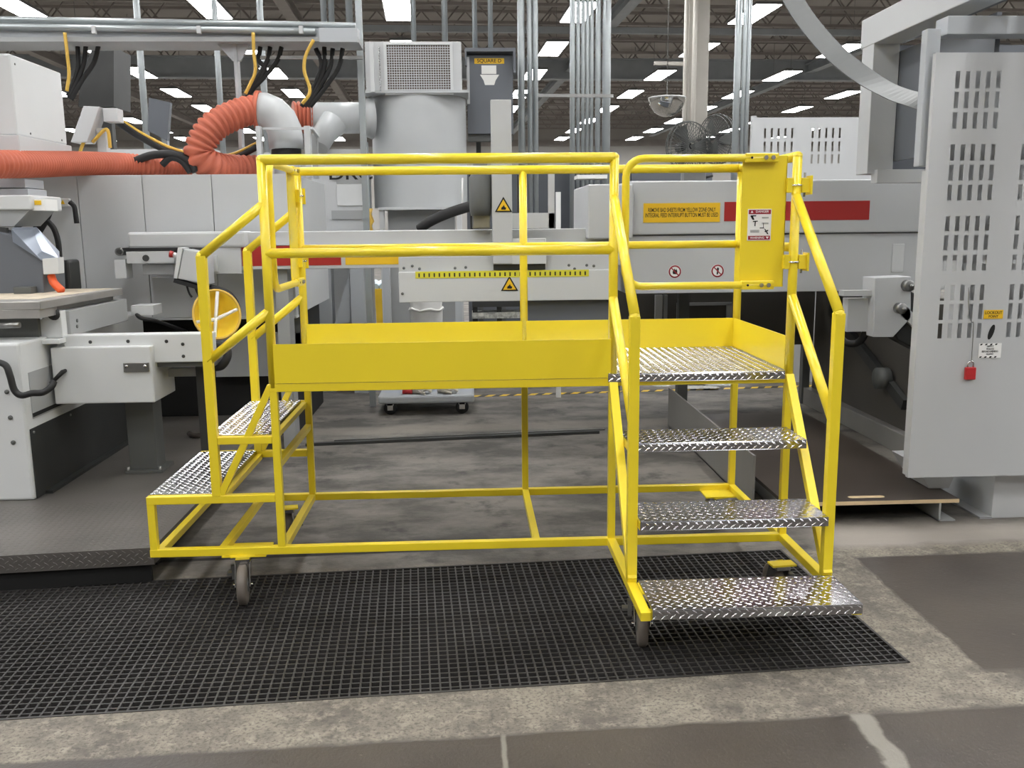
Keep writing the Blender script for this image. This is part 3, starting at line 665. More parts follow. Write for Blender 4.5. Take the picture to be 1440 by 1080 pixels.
solo(pbox(MB(), 812, 246, 854, 251, 5.2, .3).box(1.9, 1.95, 5.3, 5.35, 0, 2.2), 'shelf_bracket', 'white', 'small white shelf on a thin stand behind the pale hood end', 'shelf')

# ================================================================== transfer beam with ruler strip and white apron
bm_ = thing('transfer_beam', 'long pale transfer beam with white apron and yellow ruler strip behind the platform', 'machine beam', (.4, 3.2, 1.2))
bx0 = aty(180, 340, 3.1).x; bt0, bt1 = aty(450, 345, 3.05).z, aty(450, 325, 3.15).z; bb = aty(450, 378, 3.1).z; bx1 = aty(872, 350, 3.1).x
part(bm_, 'top_ledge', 'machine', lambda b: b.box(bx0, bx1, 3.14, 3.42, bt0, bt1), .008)
part(bm_, 'face_rail', 'machine', lambda b: b.box(aty(338, 350, 3.1).x, bx1, 3.08, 3.42, bb, bt0-.004), .005)
part(bm_, 'red_stripe', 'red', lambda b: b.box(*rect(336, 344, 480, 373, 3.078)[:2], 3.076, 3.081, aty(450, 373, 3.08).z, aty(450, 345, 3.08).z))
part(bm_, 'yellow_stripe', 'sign_yellow', lambda b: b.box(*rect(485, 347, 561, 373, 3.078)[:2], 3.076, 3.081, aty(520, 372, 3.08).z, aty(520, 349, 3.08).z))
ax0, ax1, az0, az1 = rect(560, 366, 868, 421, 3.0)
ap = part(bm_, 'apron', 'machine_white', lambda b: b.box(ax0, ax1, 2.98, 3.07, az0, aty(700, 381, 3.0).z), .005)
part(bm_, 'apron_ledge', 'machine', lambda b: b.box(ax0, ax1, 3.03, 3.08, aty(700, 381, 3.0).z, az1+.02))
x0, x1, z0, z1 = rect(584, 382, 828, 388.5, 2.98)
rs = bx(bm_, 'ruler_strip', 'ruler_yellow', x0, x1, 2.976, 2.9795, z0, z1)
for k in range(34):
    uu = x0+.03+(x1-x0-.06)*k/33; MB().box(uu-.006, uu+.006, 2.9755, 2.9765, z0+.010, z1-.014).build('ruler_mark', 'tape_black', rs)
for (u, v) in ((566, 413), (568, 377), (580, 374), (590, 378), (640, 377), (655, 376), (800, 373), (808, 378), (825, 373), (835, 374), (760, 377)):
    part(bm_, 'bolt', 'dark_grey', lambda b: b.lathe([(0, -.008), (.012, -.008), (.012, .03)], aty(u, v, 2.98 if v > 400 else 3.03), 'y', 8))
part(bm_, 'under_cabinet', 'slate', lambda b: b.box(*rect(741, 420, 864, 452, 3.06)[:2], 3.06, 3.45, .62, az0+.005), .004)
def tri_sign(parent, u, v, y, s_):
    o = aty(u, v, y); T3 = lambda r: [o+Vector((r*math.cos(t), 0, r*math.sin(t))) for t in (math.pi/2, math.pi*7/6, math.pi*11/6)]
    k_ = MB().prism(T3(s_), (0, .002, 0)).build('warning_sign', 'black', parent); k_['label'] = 'yellow triangular warning sign'
    MB().prism([p+Vector((0, -.001, 0)) for p in T3(s_*.74)], (0, .002, 0)).build('sign_face', 'sign_yellow', k_)
    MB().prism([o+Vector((a_*s_, -.002, c_*s_)) for a_, c_ in ((-.24, -.26), (.2, -.28), (.28, -.1), (.12, .0), (.05, .2), (-.05, .05), (-.2, -.05))], (0, .002, 0)).build('pictogram', 'black', k_)
tri_sign(bm_, 716.5, 402, 2.976, .082)
# tail of the beam (left end)
part(bm_, 'tail_cover', 'machine', lambda b: b.box(*rect(178, 327, 345, 350, 3.02)[:2], 3.02, 3.3, aty(250, 349, 3.02).z, aty(250, 326, 3.02).z), .02)
part(bm_, 'belt', 'black_rubber', lambda b: b.box(*rect(166, 348, 255, 353, 3.0)[:2], 3.0, 3.3, aty(210, 353, 3.0).z, aty(210, 348.5, 3.0).z))
part(bm_, 'tail_roller', 'steel', lambda b: b.tube([aty(167, 354, 2.99), aty(167, 354, 2.99)+Vector((0, .3, 0))], .032, 16)); part(bm_, 'roller_cap', 'dark_panel', lambda b: b.tube([aty(167, 354, 2.97), aty(167, 354, 2.97)+Vector((0, .02, 0))], .018, 16))
part(bm_, 'tail_plate', 'machine', lambda b: pbox(b, 177, 354, 245, 370, 2.99, .2), .004); part(bm_, 'tail_bolt', 'dark_panel', lambda b: b.tube([aty(205, 363, 2.98), aty(205, 363, 3.0)], .026, 14))
part(bm_, 'tail_block', 'machine', lambda b: pbox(b, 160, 365, 178, 392, 3.0, .15), .003); part(bm_, 'tail_plate', 'machine_grey', lambda b: pbox(b, 200, 372, 245, 386, 3.05, .1), .003)
part(bm_, 'frame_plate', 'machine', lambda b: pbox(b, 292, 346, 340, 385, 3.04, .2), .004); part(bm_, 'switch', 'machine_white', lambda b: pbox(b, 298, 359, 305, 382, 3.0, .05))
part(bm_, 'support_leg', 'machine_grey', lambda b: b.box(2.12, 2.2, 3.2, 3.45, 1.0, bb)); part(bm_, 'support_leg', 'machine_grey', lambda b: b.box(-.62, -.52, 3.15, 3.35, 0, bb))
cbx = thing('junction_box', 'grey junction box with red stop knob hanging at the beam tail', 'control box', aty(268, 398, 2.8))
part(cbx, 'box_body', 'machine', lambda b: b.prism([aty(258, 350, 2.78), aty(292, 356, 2.78), aty(294, 400, 2.78), aty(250, 392, 2.78)], (0, .16, 0)), .005)
part(cbx, 'box_lid', 'machine_white', lambda b: b.prism([aty(250, 348, 2.77), aty(257, 349, 2.77), aty(249, 392, 2.77), aty(244, 391, 2.77)], (0, .17, 0)), .003)
part(cbx, 'stop_knob', 'red', lambda b: b.tube([aty(239, 357, 2.85), aty(244, 358, 2.85)], [.028, .022], 14)); part(cbx, 'knob_collar', 'white', lambda b: b.tube([aty(244, 358, 2.85), aty(249, 359, 2.85)], .018, 12))
part(cbx, 'hanger_plate', 'black_rubber', lambda b: b.bar(aty(247, 394, 2.82), aty(295, 408, 2.82), .1, .03))
for k, pp in enumerate(([(275, 404), (280, 415), (287, 425), (292, 412)], [(262, 400), (266, 412), (270, 418)])):
    solo(MB().tube(smooth_path([aty(u, v, 2.8) for u, v in pp]), .012 if k == 0 else .008, 8), 'cable', 'black_rubber', ('thick black cable loop under the grey junction box', 'thin black cable dangling under the grey junction box')[k], 'cable')
solo(MB().tube(smooth_path([aty(295, 405, 2.9), aty(318, 412, 2.9), aty(330, 425, 2.9), aty(334, 442, 2.95), aty(330, 455, 3.0)]), .03, 10), 'black_hose', 'black_rubber', 'black hose arching over the yellow hard hat', 'hose')
# carriage
ca = thing('carriage_post', 'tall pale carriage post with warning sign standing in front of the beam', 'machine post', (1.25, 3., 1.2))
part(ca, 'post', 'machine', lambda b: b.box(*rect(692, 300, 721, 370, 2.93)[:2], 2.93, 3.0, aty(700, 371, 2.93).z, aty(700, 140, 2.93).z), .005)
part(ca, 'cross_plate', 'machine', lambda b: pbox(b, 706, 300, 780, 321, 2.96, .04), .003); part(ca, 'upright_plate', 'machine', lambda b: pbox(b, 771, 240, 780, 321, 2.96, .04), .003)
part(ca, 'carriage_plate', 'machine_white', lambda b: pbox(b, 693, 336, 768, 371, 2.94, .05), .004)
part(ca, 'foot_block', 'dark_panel', lambda b: pbox(b, 694, 371, 767, 379, 2.98, .05))
part(ca, 'motor', 'dark_grey', lambda b: b.lathe([(0, -.02), (.08, -.02), (.09, .05), (.09, .28), (.06, .32), (.06, .40), (0, .40)], aty(676, 300, 3.0), 'z', 18)); part(ca, 'gearbox', 'steel', lambda b: pbox(b, 664, 292, 690, 322, 2.98, .15), .01)
part(ca, 'energy_chain', 'dark_panel', lambda b: pbox(b, 727, 246, 741, 299, 3.04, .06))
tri_sign(ca, 708, 291, 2.925, .080)
solo(MB().tube(smooth_path([aty(590, 322, 3.6), aty(604, 312, 3.55), aty(630, 300, 3.5), aty(664, 289, 3.4)]), .045, 10), 'black_hose', 'black_rubber', 'thick black hose rising from the beam to the carriage motor', 'hose')
solo(MB().tube(smooth_path([aty(661, 240, 3.2), aty(662, 280, 3.2), aty(664, 322, 3.2)]), .014, 8), 'cable', 'black_rubber', 'vertical black cable beside the carriage motor', 'cable')

# ================================================================== left machine on its raised plate
PZ = .2
rp = thing('raised_platform', 'low dark diamond-plate step platform under the left machine', 'step platform', (-2.1, 2.0, 0))
rx0, rx1, ry0, ry1 = -3.6, -.725, .185, 3.7
RS = .093; ry = lambda x: .232+RS*(x+.726)
part(rp, 'top_plate', 'dark_plate', lambda b: b.prism([(rx0, ry(rx0), PZ-.008), (rx1, ry(rx1), PZ-.008), (rx1, ry1, PZ-.008), (rx0, ry1, PZ-.008)], (0, 0, .008)))
part(rp, 'front_skirt', 'dark_plate', lambda b: b.prism([(rx0, ry(rx0), PZ-.095), (rx1, ry(rx1), PZ-.095), (rx1, ry(rx1)+.008, PZ-.095), (rx0, ry(rx0)+.008, PZ-.095)], (0, 0, .087)))
part(rp, 'shadow_board', 'black', lambda b: b.prism([(rx0, ry(rx0)+.03, 0), (rx1-.03, ry(rx1-.03)+.03, 0), (rx1-.03, ry(rx1)+.05, 0), (rx0, ry(rx0)+.05, 0)], (0, 0, PZ-.02)))  # added black board: stands in for the shade below the step, hides lit floor
part(rp, 'side_skirt', 'dark_plate', lambda b: b.box(rx1-.008, rx1, ry(rx1)+.009, ry1, PZ-.095, PZ-.008))
lz = MB(); dU = Vector((1, RS, 0)).normalized(); dV = Vector((-RS, 1, 0)).normalized(); x9 = rx0+1.2; LN = (rx1-x9)*1.004
lozenges(lz, (x9, ry(x9)+.01, PZ), dU, dV, LN-.01, .9, .04, .028, .007, .0012); lozenges(lz, (x9, ry(x9), PZ-.09), dU, (0, 0, 1), LN-.01, .085, .042, .030, .008, .002)
lz.build('raised_pattern', 'dark_plate', rp, kind='stuff')
for xx in (-3.0, -1.9, -.85):
    for yy in (.55, 2.2, 3.6): part(rp, 'stand', 'black', lambda b: b.box(xx-.04, xx+.04, yy-.04, yy+.04, 0, PZ-.008))

LX = -1.76
lm = thing('panel_saw', 'white cast machine base with black kick panel on the raised platform', 'machine base', (-2.4, 2., PZ))
ztop = atx(45, 478, LX).z
part(lm, 'base_casting', 'machine_white', lambda b: b.box(-3.4, LX, 1.16, 3.3, PZ, ztop), .015)
kp = [atx(38, 610, LX), atx(118, 568, LX), atx(185, 545, LX), atx(185, 612, LX), atx(48, 704, LX)]
for p in kp: p.x = LX+.001
kp[3].z = kp[4].z = PZ+.004; kp[0].y = 1.185; kp[4].y = 1.185; kp[0].z = kp[1].z = kp[2].z = .645
part(lm, 'kick_panel', 'dark_panel', lambda b: b.prism(kp, (.006, 0, 0)))
for (yy) in (1.22, 1.75, 2.3, 2.9): part(lm, 'screw', 'steel', lambda b: b.lathe([(0, .008), (.009, .008), (.009, 0)], (LX+.005, yy, .62), 'x', 8))
part(lm, 'base_sill', 'dark_panel', lambda b: b.box(LX, LX+.05, 1.3, 3.3, PZ, PZ+.02))
part(lm, 'hand_slot', 'black', lambda b: b.prism([Vector((LX+.001, y_, z_)) for y_, z_ in ((1.46, .905), (1.66, .915), (1.68, .955), (1.66, .985), (1.46, .975), (1.44, .94))], (.002, 0, 0)))
for (u, v) in ((10, 551), (15, 587), (19, 622)): part(lm, 'bolt', 'dark_grey', lambda b: b.lathe([(0, -.008), (.014, -.008), (.014, 0)], aty(u, v, 1.16), 'y', 8))
part(lm, 'recess', 'machine_grey', lambda b: b.box(LX, LX+.004, 1.24, 2.1, .70, .99))
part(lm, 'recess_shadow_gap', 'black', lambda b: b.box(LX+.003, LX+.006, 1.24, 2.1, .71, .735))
# lower box on post
lb = thing('outrigger_box', 'white outrigger box on a dark square post with bolted foot', 'machine part', (-1.4, 1.8, PZ))
x0, x1, z0, z1 = rect(70, 489, 218, 566, 1.5)
part(lb, 'box_body', 'machine_white', lambda b: b.box(max(x0, LX+.02), x1, 1.5, 1.93, z0, z1), .008)
pc = atz(204, 664, PZ); part(lb, 'post', 'dark_grey', lambda b: b.box(pc.x-.1, pc.x+.085, 1.78, 1.96, PZ+.02, z0), .004)
part(lb, 'foot_plate', 'dark_grey', lambda b: b.box(pc.x-.12, pc.x+.13, 1.74, 2.0, PZ, PZ+.022), .003)
for dx_ in (-.105, .11): part(lb, 'anchor_bolt', 'steel', lambda b: b.lathe([(0, .022), (.012, .022), (.012, 0)], (pc.x+dx_, 1.76, PZ+.022), 'z', 8))
part(lb, 'hinge_plate', 'steel', lambda b: b.box(*rect(173, 509, 210, 523, 1.49)[:2], 1.485, 1.5, aty(190, 523, 1.49).z, aty(190, 510, 1.49).z), .003)
for u in (178, 204): part(lb, 'hinge_screw', 'chrome', lambda b: b.lathe([(0, -.008), (.011, -.008), (.011, 0)], aty(u, 515, 1.485), 'y', 8))
part(lb, 'lock_handle', 'black_rubber', lambda b: b.tube([aty(75, 536, 1.46), aty(88, 523, 1.47), aty(92, 521, 1.5)], .012, 8)); part(lb, 'handle_tip', 'chrome', lambda b: b.tube([aty(71, 539, 1.46), aty(75, 536, 1.46)], .013, 8))
# white cross beam
wb = thing('cross_beam', 'long white cross beam with bolt holes behind the left handrail', 'machine beam', (-1.2, 2.0, .9))
x0, x1, z0, z1 = rect(78, 472, 288, 509, 1.56)
wbb = part(wb, 'beam_body', 'machine_white', lambda b: b.box(max(x0, LX+.062), x1+.05, 1.56, 1.68, z0, z1), .008)
for (u, v) in ((127, 482), (180, 481), (234, 481), (257, 485), (258, 502)): part(wb, 'bolt_hole', 'dark_panel', lambda b: b.lathe([(0, -.001), (.012, -.001), (.012, .0)], aty(u, v-1, 1.559), 'y', 8))
part(wb, 'lower_rail', 'dark_grey', lambda b: b.box(max(x0, LX+.06), x1+.05, 1.60, 1.92, z0-.035, z0))
part(wb, 'support_leg', 'dark_panel', lambda b: b.box(x1-.12, x1-.02, 1.75, 1.85, PZ+.003, z0-.03))
part(wb, 'end_rail', 'machine_grey', lambda b: pbox(b, 220, 519, 286, 529, 1.8, .3))
part(wb, 'gusset', 'machine_grey', lambda b: b.prism([aty(80, 474, 1.55), aty(86, 474, 1.55), aty(98, 508, 1.55), aty(84, 508, 1.55)], (0, .02, 0)))
solo(MB().tube(smooth_path([aty(298, 484, 1.75), aty(316, 487, 1.75), aty(320, 500, 1.72), aty(312, 514, 1.7), aty(298, 517, 1.72)]), .028, 10), 'black_hose', 'black_rubber', 'black hose loop at the end of the white cross beam', 'hose')
# sliding table and side box
tbl = thing('sliding_table', 'dusty aluminium sliding table on top of the white machine base', 'machine table', (-2.2, 1.6, 1.2))
zt = aty(30, 424, 1.32).z-.015
tf = atz(56, 424, zt+.015); tb_ = atz(172, 405, zt+.015); TX = tf.x
part(tbl, 'table_slab', 'table_metal', lambda b: b.prism([(-3.3, tf.y, zt-.035), (tf.x, tf.y, zt-.035), (tb_.x, tb_.y, zt-.035), (-3.3, tb_.y, zt-.035)], (0, 0, .05)), .004)
part(tbl, 'front_block', 'table_metal', lambda b: b.box(-3.3, tf.x-.01, tf.y+.005, tf.y+.25, zt-.09, zt-.035), .004)
part(tbl, 'dust_film', 'sawdust', lambda b: b.prism([(-2.6, tf.y+.3, zt+.015), (tf.x-.1, tf.y+.2, zt+.015), (tb_.x-.05, tb_.y-.04, zt+.015), (-2.3, tb_.y-.04, zt+.015)], (0, 0, .0015)))
part(tbl, 'slab_edge_rail', 'steel', lambda b: b.bar((tf.x-.04, tf.y+.2, zt-.05), (tb_.x-.05, tb_.y-.1, zt-.05), .03, .03))
part(tbl, 'under_frame', 'dark_grey', lambda b: b.box(-3.2, TX-.12, 1.5, 2.4, ztop, zt-.035))
part(tbl, 'guide_bar', 'steel', lambda b: b.tube([aty(0, 458, 1.3), aty(28, 457, 1.3)], .018, 10)); part(tbl, 'lock_knob', 'black_rubber', lambda b: b.lathe([(0, -.03), (.035, -.025), (.04, 0), (.03, .03), (0, .035)], aty(77, 442, 1.55), 'y', 14)); part(tbl, 'knob_tip', 'chrome', lambda b: b.lathe([(0, -.02), (.016, -.01), (.016, .02), (0, .02)], aty(57, 446, 1.5), 'y', 10))
sb = thing('side_housing', 'smooth grey side housing with white end block beside the sliding table', 'machine housing', (-1.75, 2.0, 1.1))
A_ = aty(97, 437, 1.62); sX = A_.x
part(sb, 'housing', 'machine_grey', lambda b: b.box(sX-.14, sX, 1.62, atx(178, 419, sX).y, atx(97, 474, sX).z+.0, A_.z), .006)
part(sb, 'end_block', 'machine_white', lambda b: b.box(sX-.16, sX-.02, 1.54, 1.62, atx(97, 474, sX).z, A_.z+.005), .005)
part(sb, 'mount_plate', 'machine_white', lambda b: b.box(sX-.2, sX-.01, 1.46, 1.62, atx(97, 474, sX).z-.03, atx(97, 474, sX).z), .004)
for (u, v) in ((108, 451), (108, 459)): part(sb, 'button', 'dark_grey', lambda b: b.lathe([(0, .006), (.012, .006), (.012, 0)], atx(u, v, sX), 'x', 10))
solo(pbox(MB(), 184, 430, 216, 443, 2.7, .2).box(-1.98, -1.78, 2.72, 2.85, PZ, 1.05), 'pedestal_block', 'machine_white', 'small white pedestal block with a dusty top behind the side housing', 'machine part')
solo(MB().tube(smooth_path([aty(190, 438, 2.75), aty(198, 447, 2.68), aty(222, 452, 2.75), aty(245, 460, 3.2), aty(262, 466, 3.76)]), .016, 8), 'cable', 'black_rubber', 'black cable running from the side housing past the dark plinth', 'cable')
# enclosure
en = thing('machine_enclosure', 'tall pale grey sheet-metal machine enclosure on a black plinth', 'machine enclosure', (-1.6, 4., 0))
ex0, ex1, ez0, ez1 = -3.9, aty(412, 300, 3.55).x, aty(200, 447, 3.5).z, aty(200, 246, 3.5).z
seam = [ex0, -3.3, aty(112, 300, 3.5).x, aty(203, 300, 3.5).x, aty(300, 300, 3.5).x, ex1]
for k in range(5): part(en, 'enclosure_panel', 'machine', lambda b: b.box(seam[k]+.003, seam[k+1]-.003, 3.5, 5.4, ez0, ez1), .004)
part(en, 'plinth', 'black', lambda b: b.box(ex0, ex1-.1, 3.75, 5.3, 0, ez0))
part(en, 'bottom_ledge', 'machine_white', lambda b: b.box(ex0, ex1, 3.47, 3.75, ez0-.02, ez0))
part(en, 'apron', 'machine_grey', lambda b: pbox(b, 300, 470, 425, 528, 3.6, .1))
part(en, 'dark_panel', 'dark_grey', lambda b: pbox(b, 388, 415, 425, 500, 3.6, .1))
part(en, 'inspection_panel', 'machine', lambda b: pbox(b, 213, 390, 282, 446, 3.46, .06), .004)
# control arm hood and cables on the far left
hdn = thing('spindle_hood', 'silver sheet-metal spindle hood with dark body above the sliding table', 'machine part', (-2.1, 2.0, 1.3))
part(hdn, 'dark_body', 'slate', lambda b: b.prism([aty(-40, 320, 2.1), aty(15, 330, 2.1), aty(60, 368, 2.1), aty(62, 418, 2.1), aty(-40, 430, 2.1)], (0, .35, 0)), .006)
part(hdn, 'hood_sheet', 'clear', lambda b: b.prism([aty(16, 322, 2.08), aty(48, 322, 2.3), aty(80, 356, 2.3), aty(80, 366, 2.2), aty(58, 366, 2.08), aty(18, 340, 2.08)], (.01, .02, .012)))
part(hdn, 'hood_end', 'machine_white', lambda b: b.prism([aty(59, 364, 2.06), aty(81, 362, 2.1), aty(82, 385, 2.1), aty(61, 386, 2.06)], (0, .1, 0)), .004)
part(hdn, 'column', 'dark_panel', lambda b: b.prism([aty(-30, 318, 2.2), aty(12, 320, 2.2), aty(12, 420, 2.2), aty(-30, 426, 2.2)], (0, -.03, 0)))
part(hdn, 'drive_box', 'dark_grey', lambda b: pbox(b, 18, 404, 44, 418, 2.0, .1), .005)
part(hdn, 'rear_cover', 'dark_panel', lambda b: pbox(b, 83, 366, 101, 410, 2.6, .2), .02)
part(hdn, 'suction_spout', 'orange', lambda b: b.tube(smooth_path([aty(72, 388, 2.15), aty(76, 398, 2.12), aty(88, 410, 2.1)]), [.028]*8+[.028]*8+[.02], 12))
uc = thing('upper_ledge', 'white moulded ledge with grey rail above the spindle hood', 'machine cover', (-2.6, 2.2, 1.8))
part(uc, 'ledge', 'machine_white', lambda b: pbox(b, -60, 275, 44, 295, 2.2, .5), .01)
part(uc, 'lower_wedge', 'machine_grey', lambda b: b.prism([aty(-60, 295, 2.22), aty(42, 295, 2.22), aty(20, 318, 2.22), aty(-60, 320, 2.22)], (0, .4, 0)))
part(uc, 'rail', 'frame_grey', lambda b: pbox(b, -60, 252, 36, 264, 2.5, .3), .004); part(uc, 'rail', 'frame_grey', lambda b: pbox(b, -60, 266, 40, 275, 2.45, .3), .004)
part(uc, 'label_plate', 'white', lambda b: pbox(b, 44, 280, 64, 296, 2.25, .2)); part(uc, 'yellow_label', 'sign_yellow', lambda b: pbox(b, 48, 282, 58, 288, 2.245, .004))
sk = thing('wall_socket', 'small white socket with warning mark on the grey enclosure', 'socket', aty(88, 289, 3.46))
part(sk, 'socket_body', 'white', lambda b: pbox(b, 81, 279, 97, 290, 3.44, .06), .008); part(sk, 'warning_mark', 'sign_yellow', lambda b: b.prism([aty(85, 287, 3.435), aty(91, 287, 3.435), aty(88, 281, 3.435)], (0, .004, 0)))
for k, (pp, r_, lab) in enumerate((([(80, 284), (70, 290), (62, 308), (48, 332)], .04, 'thick black cable bundle hanging from the white socket to the spindle hood'), ([(98, 284), (104, 290), (106, 300), (108, 314)], .02, 'short black cable ending below the white socket'),
    ([(66, 310), (76, 322), (82, 342), (84, 368)], .022, 'black cable curving down behind the silver spindle hood'), ([(22, 319), (34, 312), (44, 300)], .02, 'black cable under the white moulded ledge'), ([(42, 316), (49, 310), (50, 298)], .014, 'thin black cable dropping from the label plate'))):
    solo(MB().tube(smooth_path([aty(u, v, 2.5 if k > 2 else 3.3 if k == 1 else 2.9) for u, v in pp]), r_, 10), 'cable', 'black_rubber', lab, 'cable')
solo(MB().tube(smooth_path([aty(-6, 508, 1.1), aty(8, 514, 1.08), aty(14, 528, 1.07), aty(20, 548, 1.07), aty(30, 556, 1.07), aty(45, 553, 1.08), aty(60, 552, 1.1), aty(72, 544, 1.13), aty(76, 536, 1.15)]), .02, 8), 'cable', 'black_rubber', 'black cable looping across the front of the white machine base', 'cable')
# hard hat
hh_ = thing('hard_hat', 'yellow hard hat with pale rim hanging behind the left handrail', 'hard hat', aty(306, 478, 2.0))
c0 = aty(305, 442, 2.05); RM = Matrix.Rotation(.35, 3, 'Z') @ Matrix.Rotation(-1.95, 3, 'X')
def hat(b):
    b.lathe([(0, .17), (.05, .165), (.10, .14), (.135, .09), (.15, .03), (.155, 0)], (0, 0, 0), 'z', 24); b.v = [c0+RM @ Vector((p.x, p.y*1.12, p.z)) for p in b.v]
part(hh_, 'shell', 'hat_yellow', hat)
def rim(b):
    b.tube([c0+RM @ Vector((.158*math.cos(t*math.pi/16), .178*math.sin(t*math.pi/16), 0)) for t in range(32)], .009, 8, closed=True)
part(hh_, 'rim', 'cord_yellow', rim); part(hh_, 'cradle_strap', 'white', lambda b: b.tube([c0+RM @ Vector((-.14, .05, 0)), c0+RM @ Vector((0, 0, .13)), c0+RM @ Vector((.14, -.03, 0))], .012, 6))
part(hh_, 'cradle_strap', 'white', lambda b: b.tube([c0+RM @ Vector((.02, -.17, 0)), c0+RM @ Vector((0, 0, .13)), c0+RM @ Vector((-.03, .17, 0))], .012, 6))

# upper cover box, sloping bracket
cv = thing('cover_box', 'large white sloped cover box above the orange hose', 'machine cover', (-2.3, 2.9, 2.4))
cX = aty(19, 130, 2.5).x; cZ1 = aty(14, 75, 2.5).z; cZ0 = aty(24, 190, 2.5).z; cY = atx(90, 150, cX).y
part(cv, 'cover', 'machine_white', lambda b: b.box(cX-1.2, cX, 2.5, cY, cZ0, cZ1), .012)
part(cv, 'lower_rim', 'machine', lambda b: b.box(cX-1.2, cX+.02, 2.47, cY+.03, cZ0-.13, cZ0-.002), .006)
for (yy, zz) in ((2.56, cZ0+.5), (2.7, cZ0+.03), (cY-.1, cZ0+.03)): part(cv, 'screw', 'dark_grey', lambda b: b.lathe([(0, .004), (.008, .004), (.008, 0)], (cX, yy, zz), 'x', 8))
part(cv, 'support_post', 'machine', lambda b: b.box(cX-.6, cX-.45, 2.9, 3.1, 1.3, cZ0-.1))
sbk = thing('cable_bracket', 'sloped grey cable cover with small switch box behind the orange hose', 'bracket', aty(130, 215, 4.2))
part(sbk, 'cover', 'machine', lambda b: b.prism([aty(117, 149, 4.2), aty(140, 150, 4.2), aty(122, 200, 4.2), aty(99, 200, 4.2)], (0, .2, 0)), .005)
part(sbk, 'switch_box', 'machine', lambda b: pbox(b, 144, 152, 166, 171, 4.25, .15), .005); part(sbk, 'stand', 'machine', lambda b: pbox(b, 135, 180, 150, 216, 4.3, .1))
for k, (pp, mm, lab) in enumerate((([(112, 215), (118, 199)], 'cord_yellow', 'short yellow cord below the sloped cable cover'), ([(130, 200), (150, 182), (155, 208)], 'cord_yellow', 'yellow cord bent into a loop behind the orange hose'))):
    solo(MB().tube(smooth_path([aty(u, v, 4.25) for u, v in pp]), .016, 8), 'cord', mm, lab, 'cord')

# ================================================================== hoses and ducts on the enclosure
def corrugated(pts, r, pitch=.03, n=18):
    P = smooth_path(pts, 24); L_ = [0]
    for i in range(1, len(P)): L_.append(L_[-1]+(P[i]-P[i-1]).length)
    N = int(L_[-1]/(pitch/4)); out = []; rr = []; j = 0
    for k in range(N+1):
        s_ = L_[-1]*k/N
        while j < len(P)-2 and L_[j+1] < s_: j += 1
        t = (s_-L_[j])/max(1e-6, L_[j+1]-L_[j]); out.append(P[j].lerp(P[j+1], min(1, t))); rr.append(r*(1 if k % 4 == 1 else .95 if k % 4 in (0, 2) else .72))
    return MB().tube(out, rr, n)
zh = ez1+.12
def onz(u, v, y): return aty(u, v, y)
solo(corrugated([Vector((-4.6, 2.2, 2.27)), Vector((-3.4, 2.15, 2.27)), aty(-60, 233, 2.15), aty(0, 231, 2.3), aty(55, 231, 2.75), aty(110, 230, 3.4), aty(170, 231, 3.9), aty(215, 234, 4.1), aty(262, 236, 4.4)], .10, .036), 'corrugated_hose', 'orange_hose', 'straight orange corrugated hose lying along the grey enclosure', 'hose')
solo(corrugated([aty(364, 154, 4.3), aty(340, 158, 4.2), aty(300, 178, 4.05), aty(280, 212, 4.0), aty(296, 232, 4.05), aty(330, 238, 4.3), aty(372, 238, 4.5)], .135, .055), 'corrugated_hose', 'orange_hose', 'orange corrugated hose bent in a loop up to the grey duct elbow', 'hose')
el = thing('duct_elbow', 'grey duct elbow turning down into a black collar', 'duct', aty(408, 245, 4.3))
ec = aty(372, 196, 4.3); 
part(el, 'elbow', 'duct_grey', lambda b: b.tube([aty(362, 155, 4.3), aty(372, 155, 4.3), aty(384, 160, 4.3), aty(394, 170, 4.3), aty(400, 183, 4.3), aty(402, 196, 4.3), aty(403, 210, 4.3)], .158, 20))
part(el, 'black_collar', 'black_rubber', lambda b: b.tube([aty(403, 196, 4.3), aty(403, 224, 4.3)], .135, 20)); part(el, 'outlet', 'duct_grey', lambda b: b.tube([aty(403, 212, 4.3), Vector((aty(403, 212, 4.3).x, 4.3, ez1))], .12, 20))
part(el, 'clamp_band', 'orange_hose', lambda b: b.tube([aty(360, 154, 4.3), aty(366, 154.5, 4.3)], .168, 20))
stn = thing('duct_stand', 'pale steel stand around the duct elbow', 'stand', (aty(400, 200, 4.05).x, 4.1, ez1))
for (u0, u1) in ((359, 369), (427, 438)): part(stn, 'stand_post', 'machine', lambda b: b.box(*rect(u0, 178, u1, 240, 4.02)[:2], 4.02, 4.1, ez1, aty(400, 177, 4.02).z))
part(stn, 'stand_rail', 'machine', lambda b: pbox(b, 369, 179, 428, 182, 4.04, .03)); part(stn, 'stand_brace', 'machine', lambda b: b.bar(aty(438, 180, 4.06), aty(447, 192, 4.3), .03, .02)); part(stn, 'rear_post', 'machine_grey', lambda b: b.box(*rect(438, 190, 448, 240, 4.3)[:2], 4.3, 4.36, ez1, aty(443, 190, 4.3).z))
dc = thing('duct_run', 'horizontal grey duct with orange sleeve feeding the cyclone', 'duct', (aty(470, 190, 6.4).x, 6.5, 2.9))
part(dc, 'duct', 'duct_grey', lambda b: b.tube([aty(438, 166, 6.4), aty(522, 166, 6.5)], .175, 20))
sl_ = corrugated([aty(412, 165, 6.35), aty(425, 165.5, 6.38), aty(440, 166, 6.4)], .18, .05); sl_.build('orange_sleeve', 'orange_hose', dc)
